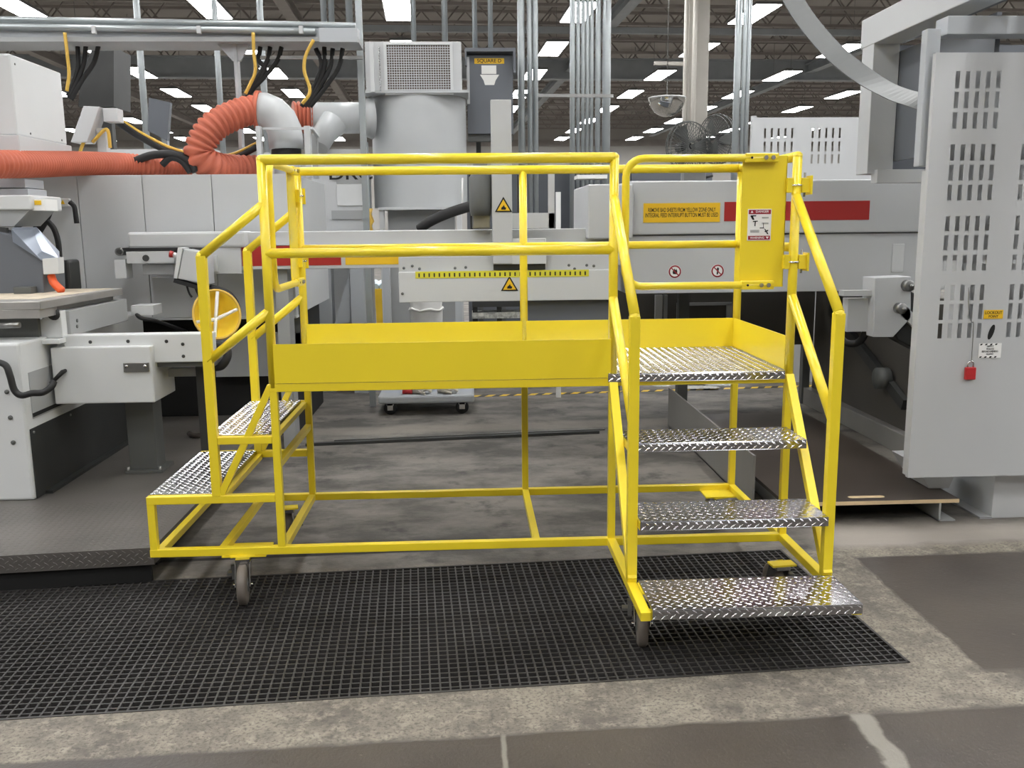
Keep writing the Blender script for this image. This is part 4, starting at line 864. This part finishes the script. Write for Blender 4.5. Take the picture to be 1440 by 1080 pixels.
part(dc, 'branch', 'duct_grey', lambda b: b.tube([aty(470, 172, 6.3), aty(455, 190, 6.2), aty(449, 208, 6.1)], [.16, .13, .10], 18)); part(dc, 'flare', 'duct_grey', lambda b: b.tube([aty(505, 166, 6.45), aty(522, 166, 6.5)], [.175, .24], 20))
for k, (pp, r_, mm, lab) in enumerate((([(165, 172), (195, 192), (230, 210), (265, 220)], .028, 'black_rubber', 'black cable sloping from the switch box to the hose loop'), ([(168, 168), (200, 188), (235, 206), (268, 217)], .016, 'cord_yellow', 'yellow cord sloping from the switch box to the hose loop'), ([(160, 165), (195, 190), (240, 214), (285, 228)], .028, 'black_rubber', 'second black cable beside the sloping yellow cord'),
    ([(190, 226), (215, 218), (245, 218), (268, 228), (275, 242)], .035, 'black_rubber', 'thick black cable arched over the straight orange hose'), ([(228, 232), (240, 222), (255, 226), (268, 242)], .03, 'black_rubber', 'inner black cable arched at the end of the straight orange hose'),
    ([(300, 226), (330, 222), (362, 206)], .03, 'black_rubber', 'black cable rising inside the orange hose loop'), ([(302, 222), (330, 216), (362, 201)], .016, 'cord_yellow', 'yellow cord rising inside the orange hose loop'))):
    solo(MB().tube(smooth_path([aty(u, v, (4.5 if k < 3 else 3.95 if k < 5 else 4.4)) for u, v in pp]), r_, 8), 'cable', mm, lab, 'cable')

# ================================================================== overhead cable frame
of = thing('overhead_frame', 'pale overhead cable frame with conduit above the left machine', 'cable frame', (-1.6, 4.6, 2.3))
oz0, oz1 = aty(200, 58, 4.5).z, aty(200, 44, 4.5).z
part(of, 'frame_beam', 'frame_grey', lambda b: b.box(-4.2, aty(504, 50, 4.5).x, 4.5, 4.62, oz0+.03, oz1+.03), .004)
part(of, 'beam_flange', 'machine_grey', lambda b: b.box(-4.2, aty(504, 50, 4.5).x, 4.46, 4.9, oz0-.01, oz0+.03))
part(of, 'conduit', 'conduit', lambda b: b.tube([(-4.2, 4.46, oz1+.045), aty(444, 44, 4.46)], .03, 10)); part(of, 'conduit', 'conduit', lambda b: b.tube([(-4.2, 4.5, oz1+.12), aty(500, 36, 4.5)], .028, 10))
part(of, 'end_plate', 'frame_grey', lambda b: pbox(b, 448, 39, 503, 59, 4.44, .05), .003)
for u in (131, 279, 423): part(of, 'conduit_clamp', 'machine', lambda b: pbox(b, u-3, 36, u+3, 47, 4.41, .04))
part(of, 'frame_leg', 'frame_grey', lambda b: b.box(*rect(327, 60, 341, 210, 4.56)[:2], 4.56, 4.66, ez1, oz0), .003)
part(of, 'leg_gusset', 'frame_grey', lambda b: b.prism([aty(304, 60, 4.58), aty(352, 60, 4.58), aty(339, 86, 4.58), aty(327, 86, 4.58)], (0, .02, 0)))
part(of, 'frame_leg', 'frame_grey', lambda b: b.box(-3.6, -3.5, 4.56, 4.66, ez1, oz0))
part(of, 'lower_strut', 'steel', lambda b: b.bar(aty(362, 81, 4.7), aty(510, 81, 4.7), .03, .03))
for k, (pp, lab) in enumerate((([(91, 46), (95, 80), (97, 105), (94, 128)], 'yellow cord hanging from the frame beside the white cover box'), ([(356, 46), (357, 75), (359, 100), (352, 118), (345, 132)], 'yellow cord hanging in front of the frame leg'), ([(441, 56), (430, 78), (428, 100), (436, 128), (425, 146)], 'yellow cord curving down to the grey duct'))):
    solo(MB().tube(smooth_path([aty(u, v, 4.42) for u, v in pp]), .016, 8), 'cord', 'cord_yellow', lab, 'cord', 'yellow cords hanging from the overhead frame')
for k, (pp, lab) in enumerate((([(109, 62), (110, 90), (106, 110), (95, 135)], 'black cable hanging furthest from the frame leg'), ([(121, 62), (118, 88), (110, 112), (97, 138)], 'black cable hanging beside the yellow cord above the cover box'), ([(139, 62), (132, 88), (116, 112), (100, 140)], 'black cable sweeping from the frame to the cover box'),
    ([(366, 66), (364, 85), (372, 100), (345, 140)], 'black cable hanging beside the frame leg'), ([(380, 66), (376, 85), (362, 110), (350, 132)], 'black cable crossing in front of the lit panel'), ([(396, 66), (390, 85), (372, 108), (352, 128)], 'black cable sweeping left from the middle of the frame'),
    ([(444, 68), (452, 92), (440, 125), (424, 150)], 'black cable fanning down to the orange sleeve'), ([(456, 66), (456, 95), (446, 122), (428, 150)], 'second black cable fanning down to the orange sleeve'), ([(468, 68), (464, 95), (450, 122), (432, 150)], 'third black cable fanning down to the orange sleeve'), ([(482, 68), (476, 95), (458, 122), (436, 150)], 'outermost black cable fanning down to the orange sleeve'))):
    solo(MB().tube(smooth_path([aty(u, v, 4.7) for u, v in pp]), .022, 8), 'cable', 'black_rubber', lab, 'cable', 'black cables hanging from the overhead frame')

# ================================================================== cyclone, cabinet and what stands behind
cy = thing('dust_cyclone', 'big round grey dust collector with a mesh filter box on top', 'dust collector', (.42, 6.85, 0))
cxx = (aty(521, 200, 6.6).x+aty(656, 200, 6.6).x)/2; cr = (aty(656, 200, 6.6).x-aty(521, 200, 6.6).x)/2; cyy = 6.85
z0, z1 = aty(590, 291, 6.3).z, aty(590, 131, 6.3).z
part(cy, 'drum', 'duct_grey', lambda b: b.lathe([(cr, z0), (cr, z1)], (cxx, cyy, 0), 'z', 40))
part(cy, 'drum_flange', 'duct_grey', lambda b: b.box(cxx-cr-.03, cxx+cr+.03, cyy-cr-.02, cyy+cr, z1, z1+.03))
fx0, fx1, fz1 = cxx-cr+.0, cxx+cr-.04, aty(590, 58, 6.3).z
part(cy, 'filter_box', 'machine', lambda b: b.box(fx0, fx1, cyy-cr+.03, cyy+cr-.1, z1+.03, fz1), .004)
x0, x1, zz0, zz1 = rect(543, 63, 634, 129, 6.3); fy = cyy-cr+.03
part(cy, 'filter_recess', 'grille_back', lambda b: b.box(x0, x1, fy-.004, fy, zz0, zz1))
gl_ = MB()
for k in range(27): xx = x0+(x1-x0)*k/26; gl_.box(xx-.0035, xx+.0035, fy-.02, fy-.012, zz0, zz1)
for k in range(20): zz = zz0+(zz1-zz0)*k/19; gl_.box(x0, x1, fy-.022, fy-.014, zz-.0035, zz+.0035)
gl_.build('wire_mesh', 'machine', cy, kind='stuff')
for a in ((x0-.03, x0, zz0-.03, zz1+.03), (x1, x1+.03, zz0-.03, zz1+.03), (x0, x1, zz1, zz1+.03), (x0, x1, zz0-.03, zz0)): part(cy, 'filter_frame', 'machine_white', lambda b: b.box(a[0], a[1], fy-.03, fy, a[2], a[3]))
part(cy, 'side_latch', 'chrome', lambda b: pbox(b, 532, 66, 536, 128, 6.24, .03)); part(cy, 'side_flange', 'machine_white', lambda b: pbox(b, 519, 59, 527, 129, 6.24, .04))
part(cy, 'rim_plate', 'machine', lambda b: b.box(*rect(532, 291, 652, 294, 6.3)[:2], 6.28, 7.3, z0-.03, z0))
for u in (537, 646): part(cy, 'stand_leg', 'machine', lambda b: b.box(*rect(u-4, 292, u+4, 330, 6.32)[:2], 6.32, 6.40, 0, z0-.03))
part(cy, 'collection_bin', 'machine_grey', lambda b: b.box(*rect(545, 292, 640, 330, 6.5)[:2], 6.5, 7.2, .0, z0-.03))
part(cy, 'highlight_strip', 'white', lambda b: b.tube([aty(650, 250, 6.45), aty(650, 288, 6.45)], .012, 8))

ec_ = thing('electrical_cabinet', 'dark slate wall cabinet with yellow nameplate hung beside the dust collector', 'electrical cabinet', aty(690, 190, 6.9))
x0, x1, zz0, zz1 = rect(656, 70, 722, 188, 6.9)
part(ec_, 'cabinet_body', 'slate', lambda b: b.box(x0, x1, 6.9, 7.3, zz0, zz1-.06), .004)
part(ec_, 'rain_lip', 'slate', lambda b: b.box(x0-.02, x1+.03, 6.78, 7.3, zz1-.04, zz1)); part(ec_, 'lip_end', 'slate', lambda b: b.box(x1, x1+.03, 6.78, 6.9, zz1-.28, zz1-.04)); part(ec_, 'lip_end', 'slate', lambda b: b.box(x0-.02, x0, 6.78, 6.9, zz1-.2, zz1-.04))
part(ec_, 'latch_bar', 'machine', lambda b: pbox(b, 656, 80, 661, 146, 6.86, .04)); part(ec_, 'mount_rail', 'dark_grey', lambda b: b.box(x0, x1, 6.95, 7.1, zz0-.08, zz0))
a0, a1, b0, b1 = rect(667, 82, 709, 89.5, 6.897); npl = bx(ec_, 'yellow_nameplate', 'sign_yellow', a0, a1, 6.894, 6.9, b0, b1); text('SQUARE D', .058, 'tape_black', npl, ((a0+a1)/2, 6.893, (b0+b1)/2), FRONT, sx=1.05)
part(ec_, 'white_label', 'paper', lambda b: pbox(b, 677, 92, 698, 104, 6.894, .006)); part(ec_, 'white_label', 'paper', lambda b: b.prism([aty(675, 105, 6.894), aty(702, 105, 6.894), aty(697, 113, 6.894), aty(695, 119.5, 6.894), aty(682, 119.5, 6.894), aty(680, 113, 6.894)], (0, .005, 0)))
for u in (668, 690): part(ec_, 'feed_conduit', 'conduit', lambda b: b.tube([aty(u, 68, 7.0), Vector((aty(u, 68, 7.0).x, 7.0, HZ))], .03, 8))
part(ec_, 'stand_post', 'dark_grey', lambda b: b.box(x0+.1, x0+.16, 7.3, 7.36, 0, zz1-.1)); part(ec_, 'stand_post', 'dark_grey', lambda b: b.box(x1-.16, x1-.1, 7.3, 7.36, 0, zz1-.1))
# conduits: each its own thing
def conduit(u, v, y, r, ztop_, zbot, lab, grp, m_='conduit'):
    p = aty(u, v, y); b = MB().tube([(p.x, y, zbot), (p.x, y, ztop_)], r, 10); return solo(b, 'conduit', m_, lab, 'conduit', grp)
for u, r in ((733, .045), (745, .034), (753, .034)): conduit(u, 100, 7.4, r, HZ, 0., 'grey vertical conduit in the bundle beside the slate cabinet', 'conduits beside the slate cabinet')
for u, r in ((805, .036), (813, .026), (820, .026), (826, .026), (832, .026), (841, .036), (853, .055)): conduit(u, 100, 8.2, r, HZ, 0., 'grey vertical conduit in the dense bundle left of the convex mirror', 'conduits in the dense bundle')
for u, r in ((1037, .05), (1046, .03), (1052, .03)): conduit(u, 100, 9.0, r, HZ, 0., 'grey vertical conduit beside the slotted guard panel behind the hood', 'conduits beside the guard panels')
for u, v0_, r, lab in ((199, 100, .04, 'grey vertical conduit behind the hanging cords'), (307, 100, .035, 'grey vertical conduit beside the overhead frame leg'), (455, 20, .03, 'thin grey conduit above the frame end plate'), (466, 20, .03, 'second thin grey conduit above the frame end plate'), (491, 20, .035, 'grey conduit above the corner of the overhead frame'), (370, 100, .04, 'grey conduit behind the duct elbow'), (581, 20, .035, 'grey conduit above the mesh filter box'), (625, 20, .04, 'grey conduit above the right edge of the mesh filter box')):
    conduit(u, v0_, 7.8 if u not in (455, 466, 491) else 5.2, r, HZ, 0. if u not in (455, 466, 491, 581, 625) else {455: 3.72, 466: 3.72, 491: 3.72}.get(u, fz1+.01) if u < 500 else 4.0, lab, None)
solo(MB().box(aty(507, 100, 5.0).x-.03, aty(507, 100, 5.0).x+.03, 5.0, 5.06, 0, HZ), 'strut_post', 'conduit', 'square grey strut post at the end of the overhead frame', 'post')
stt = MB(); stt.bar(aty(728, 134, 7.46), aty(862, 135, 7.9), .04, .04); solo(stt, 'strut_rail', 'steel', 'horizontal strut rail clamping the vertical conduits', 'strut rail')
# column
co = thing('building_column', 'pale steel building column with fan brackets', 'column', (5.1, 12.2, 0))
cx0, cx1 = aty(968, 110, 12).x, aty(996, 110, 12).x
part(co, 'flange', 'column', lambda b: b.box(cx0, cx1, 12.0, 12.03, 0, HZ)); part(co, 'flange', 'column', lambda b: b.box(cx0, cx1, 12.32, 12.35, 0, HZ)); part(co, 'web', 'column', lambda b: b.box((cx0+cx1)/2-.015, (cx0+cx1)/2+.015, 12.03, 12.32, 0, HZ))
part(co, 'riser_pipe', 'column', lambda b: b.tube([(cx0+.08, 11.93, 0), (cx0+.08, 11.93, HZ)], .04, 10)); part(co, 'riser_pipe', 'column', lambda b: b.tube([(cx0-.06, 12.0, 0), (cx0-.06, 12.0, HZ)], .035, 10)); part(co, 'bracket_arm', 'column', lambda b: b.bar(aty(920, 89, 12.1), aty(970, 90, 12.1), .05, .06))
def fan(u, v, y, r, rz, rx, lab):
    o = aty(u, v, y); t = thing('wall_fan', lab, 'fan', o); Rm = Matrix.Rotation(rz, 3, 'Z') @ Matrix.Rotation(rx, 3, 'X')
    tr = lambda p: o+Rm @ Vector(p)
    for dy, rr in ((-.07, .96), (.07, .96), (0, 1)): MB().tube([tr((r*rr*math.cos(k*math.pi/14), dy, r*rr*math.sin(k*math.pi/14))) for k in range(28)], .008, 6, closed=True).build('guard_ring', 'dark_grey', t)
    sp = MB()
    for k in range(40):
        a = k*2*math.pi/40
        for s_ in (-1, 1): sp.tube([tr((.06*math.cos(a), s_*.11, .06*math.sin(a))), tr((r*.55*math.cos(a), s_*.105, r*.55*math.sin(a))), tr((r*math.cos(a), s_*.03, r*math.sin(a)))], .0055, 4, caps=False)
    sp.build('guard_wires', 'dark_grey', t, kind='stuff')
    for k in range(3):
        a = k*2*math.pi/3; bl = [tr((.05*math.cos(a-.5), -.02, .05*math.sin(a-.5))), tr((r*.9*math.cos(a-.35), -.04, r*.9*math.sin(a-.35))), tr((r*.9*math.cos(a+.35), .04, r*.9*math.sin(a+.35))), tr((.05*math.cos(a+.5), .02, .05*math.sin(a+.5)))]
        MB().prism(bl, (0, .006, 0)).build('blade', 'dark_grey', t)
    MB().tube([tr((0, .02, 0)), tr((0, .30, 0))], .085, 14).build('motor', 'black_rubber', t)
    e_ = Vector(((cx0+cx1)/2, 11.98, o.z+.05)); MB().tube([tr((0, .28, 0)), e_], .025, 8).build('arm', 'dark_grey', t)
fan(968, 206, 11.4, .42, .35, 0, 'grey wire-guard fan facing the aisle on the column'); fan(1009, 196, 11.4, .42, -1.1, .1, 'grey wire-guard fan turned sideways on the column')
# mirror
mi = thing('convex_mirror', 'half-dome convex safety mirror hanging by the column', 'mirror', aty(938, 140, 11.0))
mo = aty(938, 138, 11.0)
part(mi, 'dome', 'mirror', lambda b: b.lathe([(.30*math.sin(t*math.pi/16), -.30*math.cos(t*math.pi/16)) for t in range(9)], mo, 'z', 32)); part(mi, 'rim', 'machine_white', lambda b: b.tube([mo+Vector((.30*math.cos(t*math.pi/16), .30*math.sin(t*math.pi/16), .0)) for t in range(32)], .012, 6, closed=True))
part(mi, 'back_plate', 'machine', lambda b: b.disc(mo+Vector((0, 0, .002)), .3, 'z', 32)); part(mi, 'hanger_rod', 'steel', lambda b: b.tube([mo, Vector((mo.x, mo.y, HZ))], .008, 6))
# slotted guard panels
gp_ = thing('slotted_fence', 'pale slotted guard panel standing behind the hood', 'guard panel', (4.9, 6.0, 0))
for (u0, u1) in ((1058, 1232),):
    x0, x1, zz0, zz1 = rect(u0, 166, u1, 262, 6.0); zz1 = aty(1140, 165, 6).z; b = MB(); sl = []
    zr = [aty(1150, v, 6.0).z for v in (180, 194, 199, 213, 217, 230)]
    for g0 in (1074, 1141):
        for k in range(5):
            xa = aty(g0+9.5*k, 200, 6.0).x
            if xa+.03 > x1-.03: continue
            for a, c_ in ((0, 1), (2, 3), (4, 5)): sl.append((xa, xa+.024, zr[c_], zr[a]))
    slotted(b, x0, x1, .0, zz1, 6.0, .004, sl); b.build('slotted_panel', 'machine', gp_)
    for xx in (x0, x1-.05): part(gp_, 'panel_post', 'machine', lambda b: b.box(xx, xx+.05, 6.004, 6.06, 0, zz1+.02))
# slate cabinets behind the carriage, pale cabinet with lettering
sc_ = thing('cabinet_row', 'low slate-blue cabinet row behind the carriage post', 'cabinet', (1.7, 8.2, 0))
x0, x1, zz0, zz1 = rect(655, 236, 1000, 330, 8.5)
for k in range(3): part(sc_, 'cabinet_door', 'slate', lambda b: b.box(x0+(x1-x0)*k/3+.006, x0+(x1-x0)*(k+1)/3-.006, 8.5, 9.0, .1, zz1))
part(sc_, 'plinth', 'black', lambda b: b.box(x0, x1, 8.55, 9.0, 0, .1))
pcb = thing('control_cabinet', 'pale control cabinet with dark lettering beside the dust collector', 'cabinet', (-.4, 6.4, 0))
x0, x1, zz0, zz1 = rect(436, 210, 517, 330, 6.2); part(pcb, 'cabinet_body', 'machine', lambda b: b.box(x0, x1, 6.2, 6.8, .0, zz1), .004)
part(pcb, 'door', 'machine_white', lambda b: pbox(b, 473, 259, 512, 289, 6.18, .02), .003); part(pcb, 'drawer', 'machine_grey', lambda b: pbox(b, 466, 296, 515, 308, 6.18, .02)); part(pcb, 'lettering_band', 'machine_grey', lambda b: pbox(b, 472, 236, 513, 258, 6.19, .01))
o = aty(493, 245, 6.185); text('DRC', .19, 'black', pcb, o, FRONT, sx=1.3); part(pcb, 'edge_conduit', 'conduit', lambda b: b.tube([Vector((aty(514, 250, 6.15).x, 6.15, 0)), aty(514, 200, 6.15)], .03, 8)); part(pcb, 'valve_cluster', 'cord_yellow', lambda b: b.lathe([(0, -.14), (.05, -.14), (.03, -.05), (.06, 0), (.03, .08), (.05, .14), (0, .14)], aty(519, 311, 6.12), 'z', 10))
vent = thing('exhaust_hood', 'dark exhaust hood rising behind the white cover box', 'exhaust hood', aty(135, 152, 6.0))
part(vent, 'hood_body', 'dark_panel', lambda b: b.prism([aty(130, 66, 6.0), aty(160, 66, 6.0), aty(160, 150, 6.0), aty(110, 150, 6.0), aty(112, 120, 6.0)], (0, .5, 0))); part(vent, 'stand', 'dark_panel', lambda b: b.box(aty(140, 150, 6.2).x, aty(155, 150, 6.2).x, 6.2, 6.3, 0, aty(140, 150, 6.2).z+.1))
scr = thing('display_panel', 'slate display panel on a thin stand behind the hanging cords', 'display', aty(222, 195, 6.0)); part(scr, 'panel', 'slate', lambda b: b.prism([aty(209, 137, 6.0), aty(239, 144, 6.0), aty(235, 198, 6.0), aty(208, 184, 6.0)], (0, .08, 0))); part(scr, 'stand', 'frame_grey', lambda b: b.box(aty(233, 195, 6.1).x-.03, aty(233, 195, 6.1).x+.03, 6.05, 6.12, 0, aty(233, 190, 6.1).z))
rk = thing('strut_shelf', 'long pale perforated strut shelf behind the orange hoses', 'shelf', (-1.6, 5.7, 0)); part(rk, 'shelf_rail', 'machine', lambda b: pbox(b, 150, 210, 300, 223, 5.7, .3)); part(rk, 'shelf_leg', 'machine', lambda b: b.box(-2.2, -2.14, 5.7, 5.76, 0, aty(180, 215, 5.7).z)); part(rk, 'shelf_leg', 'machine', lambda b: b.box(-1.2, -1.14, 5.7, 5.76, 0, aty(280, 215, 5.7).z))
# far pale partition sheets seen over the enclosure
# roller conveyor under the beam
rc_ = thing('roller_conveyor', 'yellow roller conveyor with pale rollers beyond the transfer beam', 'conveyor', (.1, 8.9, 0))
x0, x1, zz0, zz1 = rect(420, 408, 645, 432, 8.6)
part(rc_, 'side_beam', 'conveyor_yellow', lambda b: b.box(x0, x1, 8.6, 8.66, zz0, zz1)); part(rc_, 'side_beam', 'conveyor_yellow', lambda b: b.box(x0, x1, 9.7, 9.76, zz0, zz1))
for k in range(22): xx = x0+.08+(x1-x0-.16)*k/21; part(rc_, 'roller', 'blue_roller', lambda b: b.tube([(xx, 8.64, zz1+.03), (xx, 9.72, zz1+.03)], .045, 10))
for xx in (x0+.1, (x0+x1)/2, x1-.1):
    for yy in (8.6, 9.7): part(rc_, 'leg', 'conveyor_yellow', lambda b: b.box(xx-.05, xx+.05, yy, yy+.06, 0, zz0))
ls = thing('support_stand', 'pale grey column stand with slanted gusset behind the platform', 'stand', (-.2, 6.0, 0))
part(ls, 'post', 'frame_grey', lambda b: b.box(*rect(436, 385, 468, 450, 5.9)[:2], 5.9, 6.1, 0, 1.75)); part(ls, 'post', 'frame_grey', lambda b: b.box(*rect(492, 385, 514, 450, 5.8)[:2], 5.8, 6.1, 0, 1.75)); part(ls, 'gusset', 'frame_grey', lambda b: b.prism([aty(491, 385, 5.85), aty(493, 452, 5.85), aty(470, 456, 5.85)], (0, .03, 0)))
part(ls, 'post', 'frame_grey', lambda b: b.box(*rect(538, 385, 550, 450, 5.9)[:2], 5.9, 6.0, 0, 1.75)); part(ls, 'post', 'frame_grey', lambda b: b.box(*rect(640, 420, 650, 450, 5.9)[:2], 5.9, 6.0, 0, 1.2)); part(ls, 'cap_rail', 'frame_grey', lambda b: b.box(aty(436, 385, 5.9).x, aty(552, 385, 5.9).x, 5.86, 6.1, 1.75, 1.8))
pack = thing('work_bench', 'dark bench with scattered parts far beyond the apron', 'bench', (1.3, 8.4, 0)); part(pack, 'bench_top', 'dark_panel', lambda b: pbox(b, 664, 424, 738, 431, 6.6, .4)); 
for u in (668, 702, 734): part(pack, 'bench_leg', 'dark_panel', lambda b: b.box(aty(u, 430, 6.65).x-.03, aty(u, 430, 6.65).x+.03, 6.65, 6.7, 0, aty(u, 430, 6.65).z))
part(pack, 'bench_shelf', 'scraps', lambda b: pbox(b, 664, 440, 738, 447, 6.62, .35))
# dolly with load
dl = thing('dolly', 'flat grey dolly on black casters parked beyond the platform', 'dolly', (.5, 4.7, 0))
dzz = aty(600, 566, 4.5).z
part(dl, 'dolly_deck', 'frame_grey', lambda b: b.box(aty(531, 560, 4.5).x, aty(667, 560, 4.5).x, 4.5, 5.2, dzz-.01, dzz+.07), .02)
for (u, yy) in ((549, 4.55), (650, 4.55), (549, 5.1), (650, 5.1)):
    xx = aty(u, 575, 4.55).x; part(dl, 'caster_wheel', 'black_rubber', lambda b: b.lathe([(0, -.02), (.06, -.02), (.067, 0), (.06, .02), (0, .02)], (xx, yy, .067), 'y', 18)); part(dl, 'caster_fork', 'chrome', lambda b: b.box(xx-.028, xx+.028, yy-.03, yy-.022, .05, dzz+.02).box(xx-.035, xx+.035, yy-.03, yy+.03, dzz-.03, dzz-.01).box(xx-.028, xx+.028, yy+.022, yy+.03, .05, dzz-.01))
gz = dzz+.07
bn = thing('bagged_bin', 'white bag-lined bin standing on the grey dolly', 'bin', (aty(597, 540, 4.85).x, 4.95, gz))
bxx = aty(599, 430, 4.9).x; bzt = aty(599, 421, 4.9).z
part(bn, 'bin_body', 'cloth', lambda b: b.lathe([(.0, gz), (.13, gz), (.155, gz+.3), (.168, bzt-.12), (.172, bzt-.10), (.160, bzt-.07), (.165, bzt-.03), (.155, bzt), (.0, bzt+.005)], (bxx, 4.95, 0), 'z', 20))
part(bn, 'bag_fold', 'white', lambda b: b.tube([Vector((bxx+.172*math.cos(t*math.pi/10), 4.95+.172*math.sin(t*math.pi/10), bzt-.10+.012*math.sin(t*1.7))) for t in range(20)], .012, 6, closed=True))
def glove(u, lab, m_, r0):
    o = aty(u, 556, 4.62); t = thing('work_glove', lab, 'glove', (o.x, 4.62, gz))
    b = MB(); b.tube([(o.x-.10, 4.62, gz+.035), (o.x-.02, 4.6, gz+.04), (o.x+.03, 4.6, gz+.035)], [.03, .042, .035], 10); b.build('glove_palm', m_, t)
    for k in range(4): MB().tube([(o.x+.02, 4.575+.025*k, gz+.035), (o.x+.06, 4.57+.03*k, gz+.05), (o.x+.10, 4.565+.03*k, gz+.025)], .0125, 8).build('finger', m_, t)
    MB().tube([(o.x-.03, 4.57, gz+.03), (o.x+.0, 4.54, gz+.022), (o.x+.04, 4.53, gz+.016)], .0135, 8).build('thumb', m_, t)
glove(630, 'pale work glove lying on the corner of the grey dolly', 'glove', 0); glove(618-55+30, 'pale work glove with red cuff lying on the grey dolly', 'glove', 0)
rb = aty(573, 556, 4.6); solo(MB().tube([(rb.x-.05, 4.6, gz+.03), (rb.x+.05, 4.6, gz+.028)], .028, 12), 'red_roll', 'red', 'small red roll lying on the grey dolly', 'roll')
# track on the floor, loose bar, striped tape
tr1, tr2 = atz(430, 627, 0), atz(842, 609, 0)
t_ = MB(); dv = (tr2-tr1).normalized(); t_.bar(tr1+Vector((0, 0, .012)), tr2+Vector((0, 0, .012)), .05, .024); solo(t_, 'floor_track', 'dark_panel', 'thin dark steel track lying on the concrete behind the platform', 'floor track')
t2a, t2b = atz(250, 750, 0), atz(1110, 745, 0)
tp = thing('floor_tape', 'black and yellow striped tape line across the far floor', 'floor tape', atz(850, 553, 0))
pa, pb_ = atz(640, 558, 0), atz(1230, 540, 0); dv = (pb_-pa).normalized(); nv = Vector((-dv.y, dv.x, 0)); LL = (pb_-pa).length
part(tp, 'tape', 'tape_black', lambda b: b.prism([pa-nv*.05, pb_-nv*.05, pb_+nv*.05, pa+nv*.05], (0, 0, .001)))
for k in range(int(LL/.16)): s0 = pa+dv*(k*.16); part(tp, 'yellow_stripe', 'conveyor_yellow', lambda b: b.prism([s0-nv*.05+Vector((0, 0, .0012)), s0+dv*.08-nv*.05+Vector((0, 0, .0012)), s0+dv*.14+nv*.05+Vector((0, 0, .0012)), s0+dv*.06+nv*.05+Vector((0, 0, .0012))], (0, 0, .0006)))
random.seed(3)
for k in range(9):
    p = atz(random.uniform(905, 1010), random.uniform(537, 547), 0); r0 = random.uniform(.08, .16); a_ = random.uniform(0, 3)
    pts = [p+Vector((r0*(1+.3*random.random())*math.cos(a_+t*math.pi/3), r0*.8*math.sin(a_+t*math.pi/3), .002+.002*k)) for t in range(6)]
    solo(MB().prism(pts, (0, 0, .0015)), 'paper_scrap', 'scraps', 'crumpled grey scrap sheet on the floor by the striped tape', 'scrap', 'scrap sheets beside the striped tape')

tr3, tr4 = atz(470, 621, 0), atz(850, 605, 0)
solo(MB().bar(tr3+Vector((0, 0, .008)), tr4+Vector((0, 0, .008)), .03, .016), 'floor_track', 'steel', 'bright thin steel track lying behind the dark track', 'floor track')
of_ = atz(276, 616, PZ); solo(MB().tube(smooth_path([of_+Vector((-.07, .05, .03)), of_+Vector((-.02, 0, .022)), of_+Vector((.05, .0, .02)), of_+Vector((.14, .01, .02))]), .02, 8), 'hose_end', 'board_brown', 'short brown hose end lying on the raised platform beside the steps', 'hose')
mk = thing('marker_block', 'low pale block topped with striped tape inside the dark machine bay', 'block', (4.25, 4.2, 0))
mx0, mx1, mz0, mz1 = rect(1182, 560, 1216, 588, 4.2); part(mk, 'block', 'machine', lambda b: b.box(mx0-.15, mx1, 4.2, 4.6, 0, mz1)); part(mk, 'striped_tape', 'conveyor_yellow', lambda b: b.box(mx0-.15, mx1, 4.2, 4.6, mz1, mz1+.003))
for k in range(4): part(mk, 'tape_stripe', 'tape_black', lambda b: b.prism([(mx0-.12+.1*k, 4.2, mz1+.0032), (mx0-.07+.1*k, 4.2, mz1+.0032), (mx0-.0+.1*k, 4.6, mz1+.0032), (mx0-.05+.1*k, 4.6, mz1+.0032)], (0, 0, .0006)))
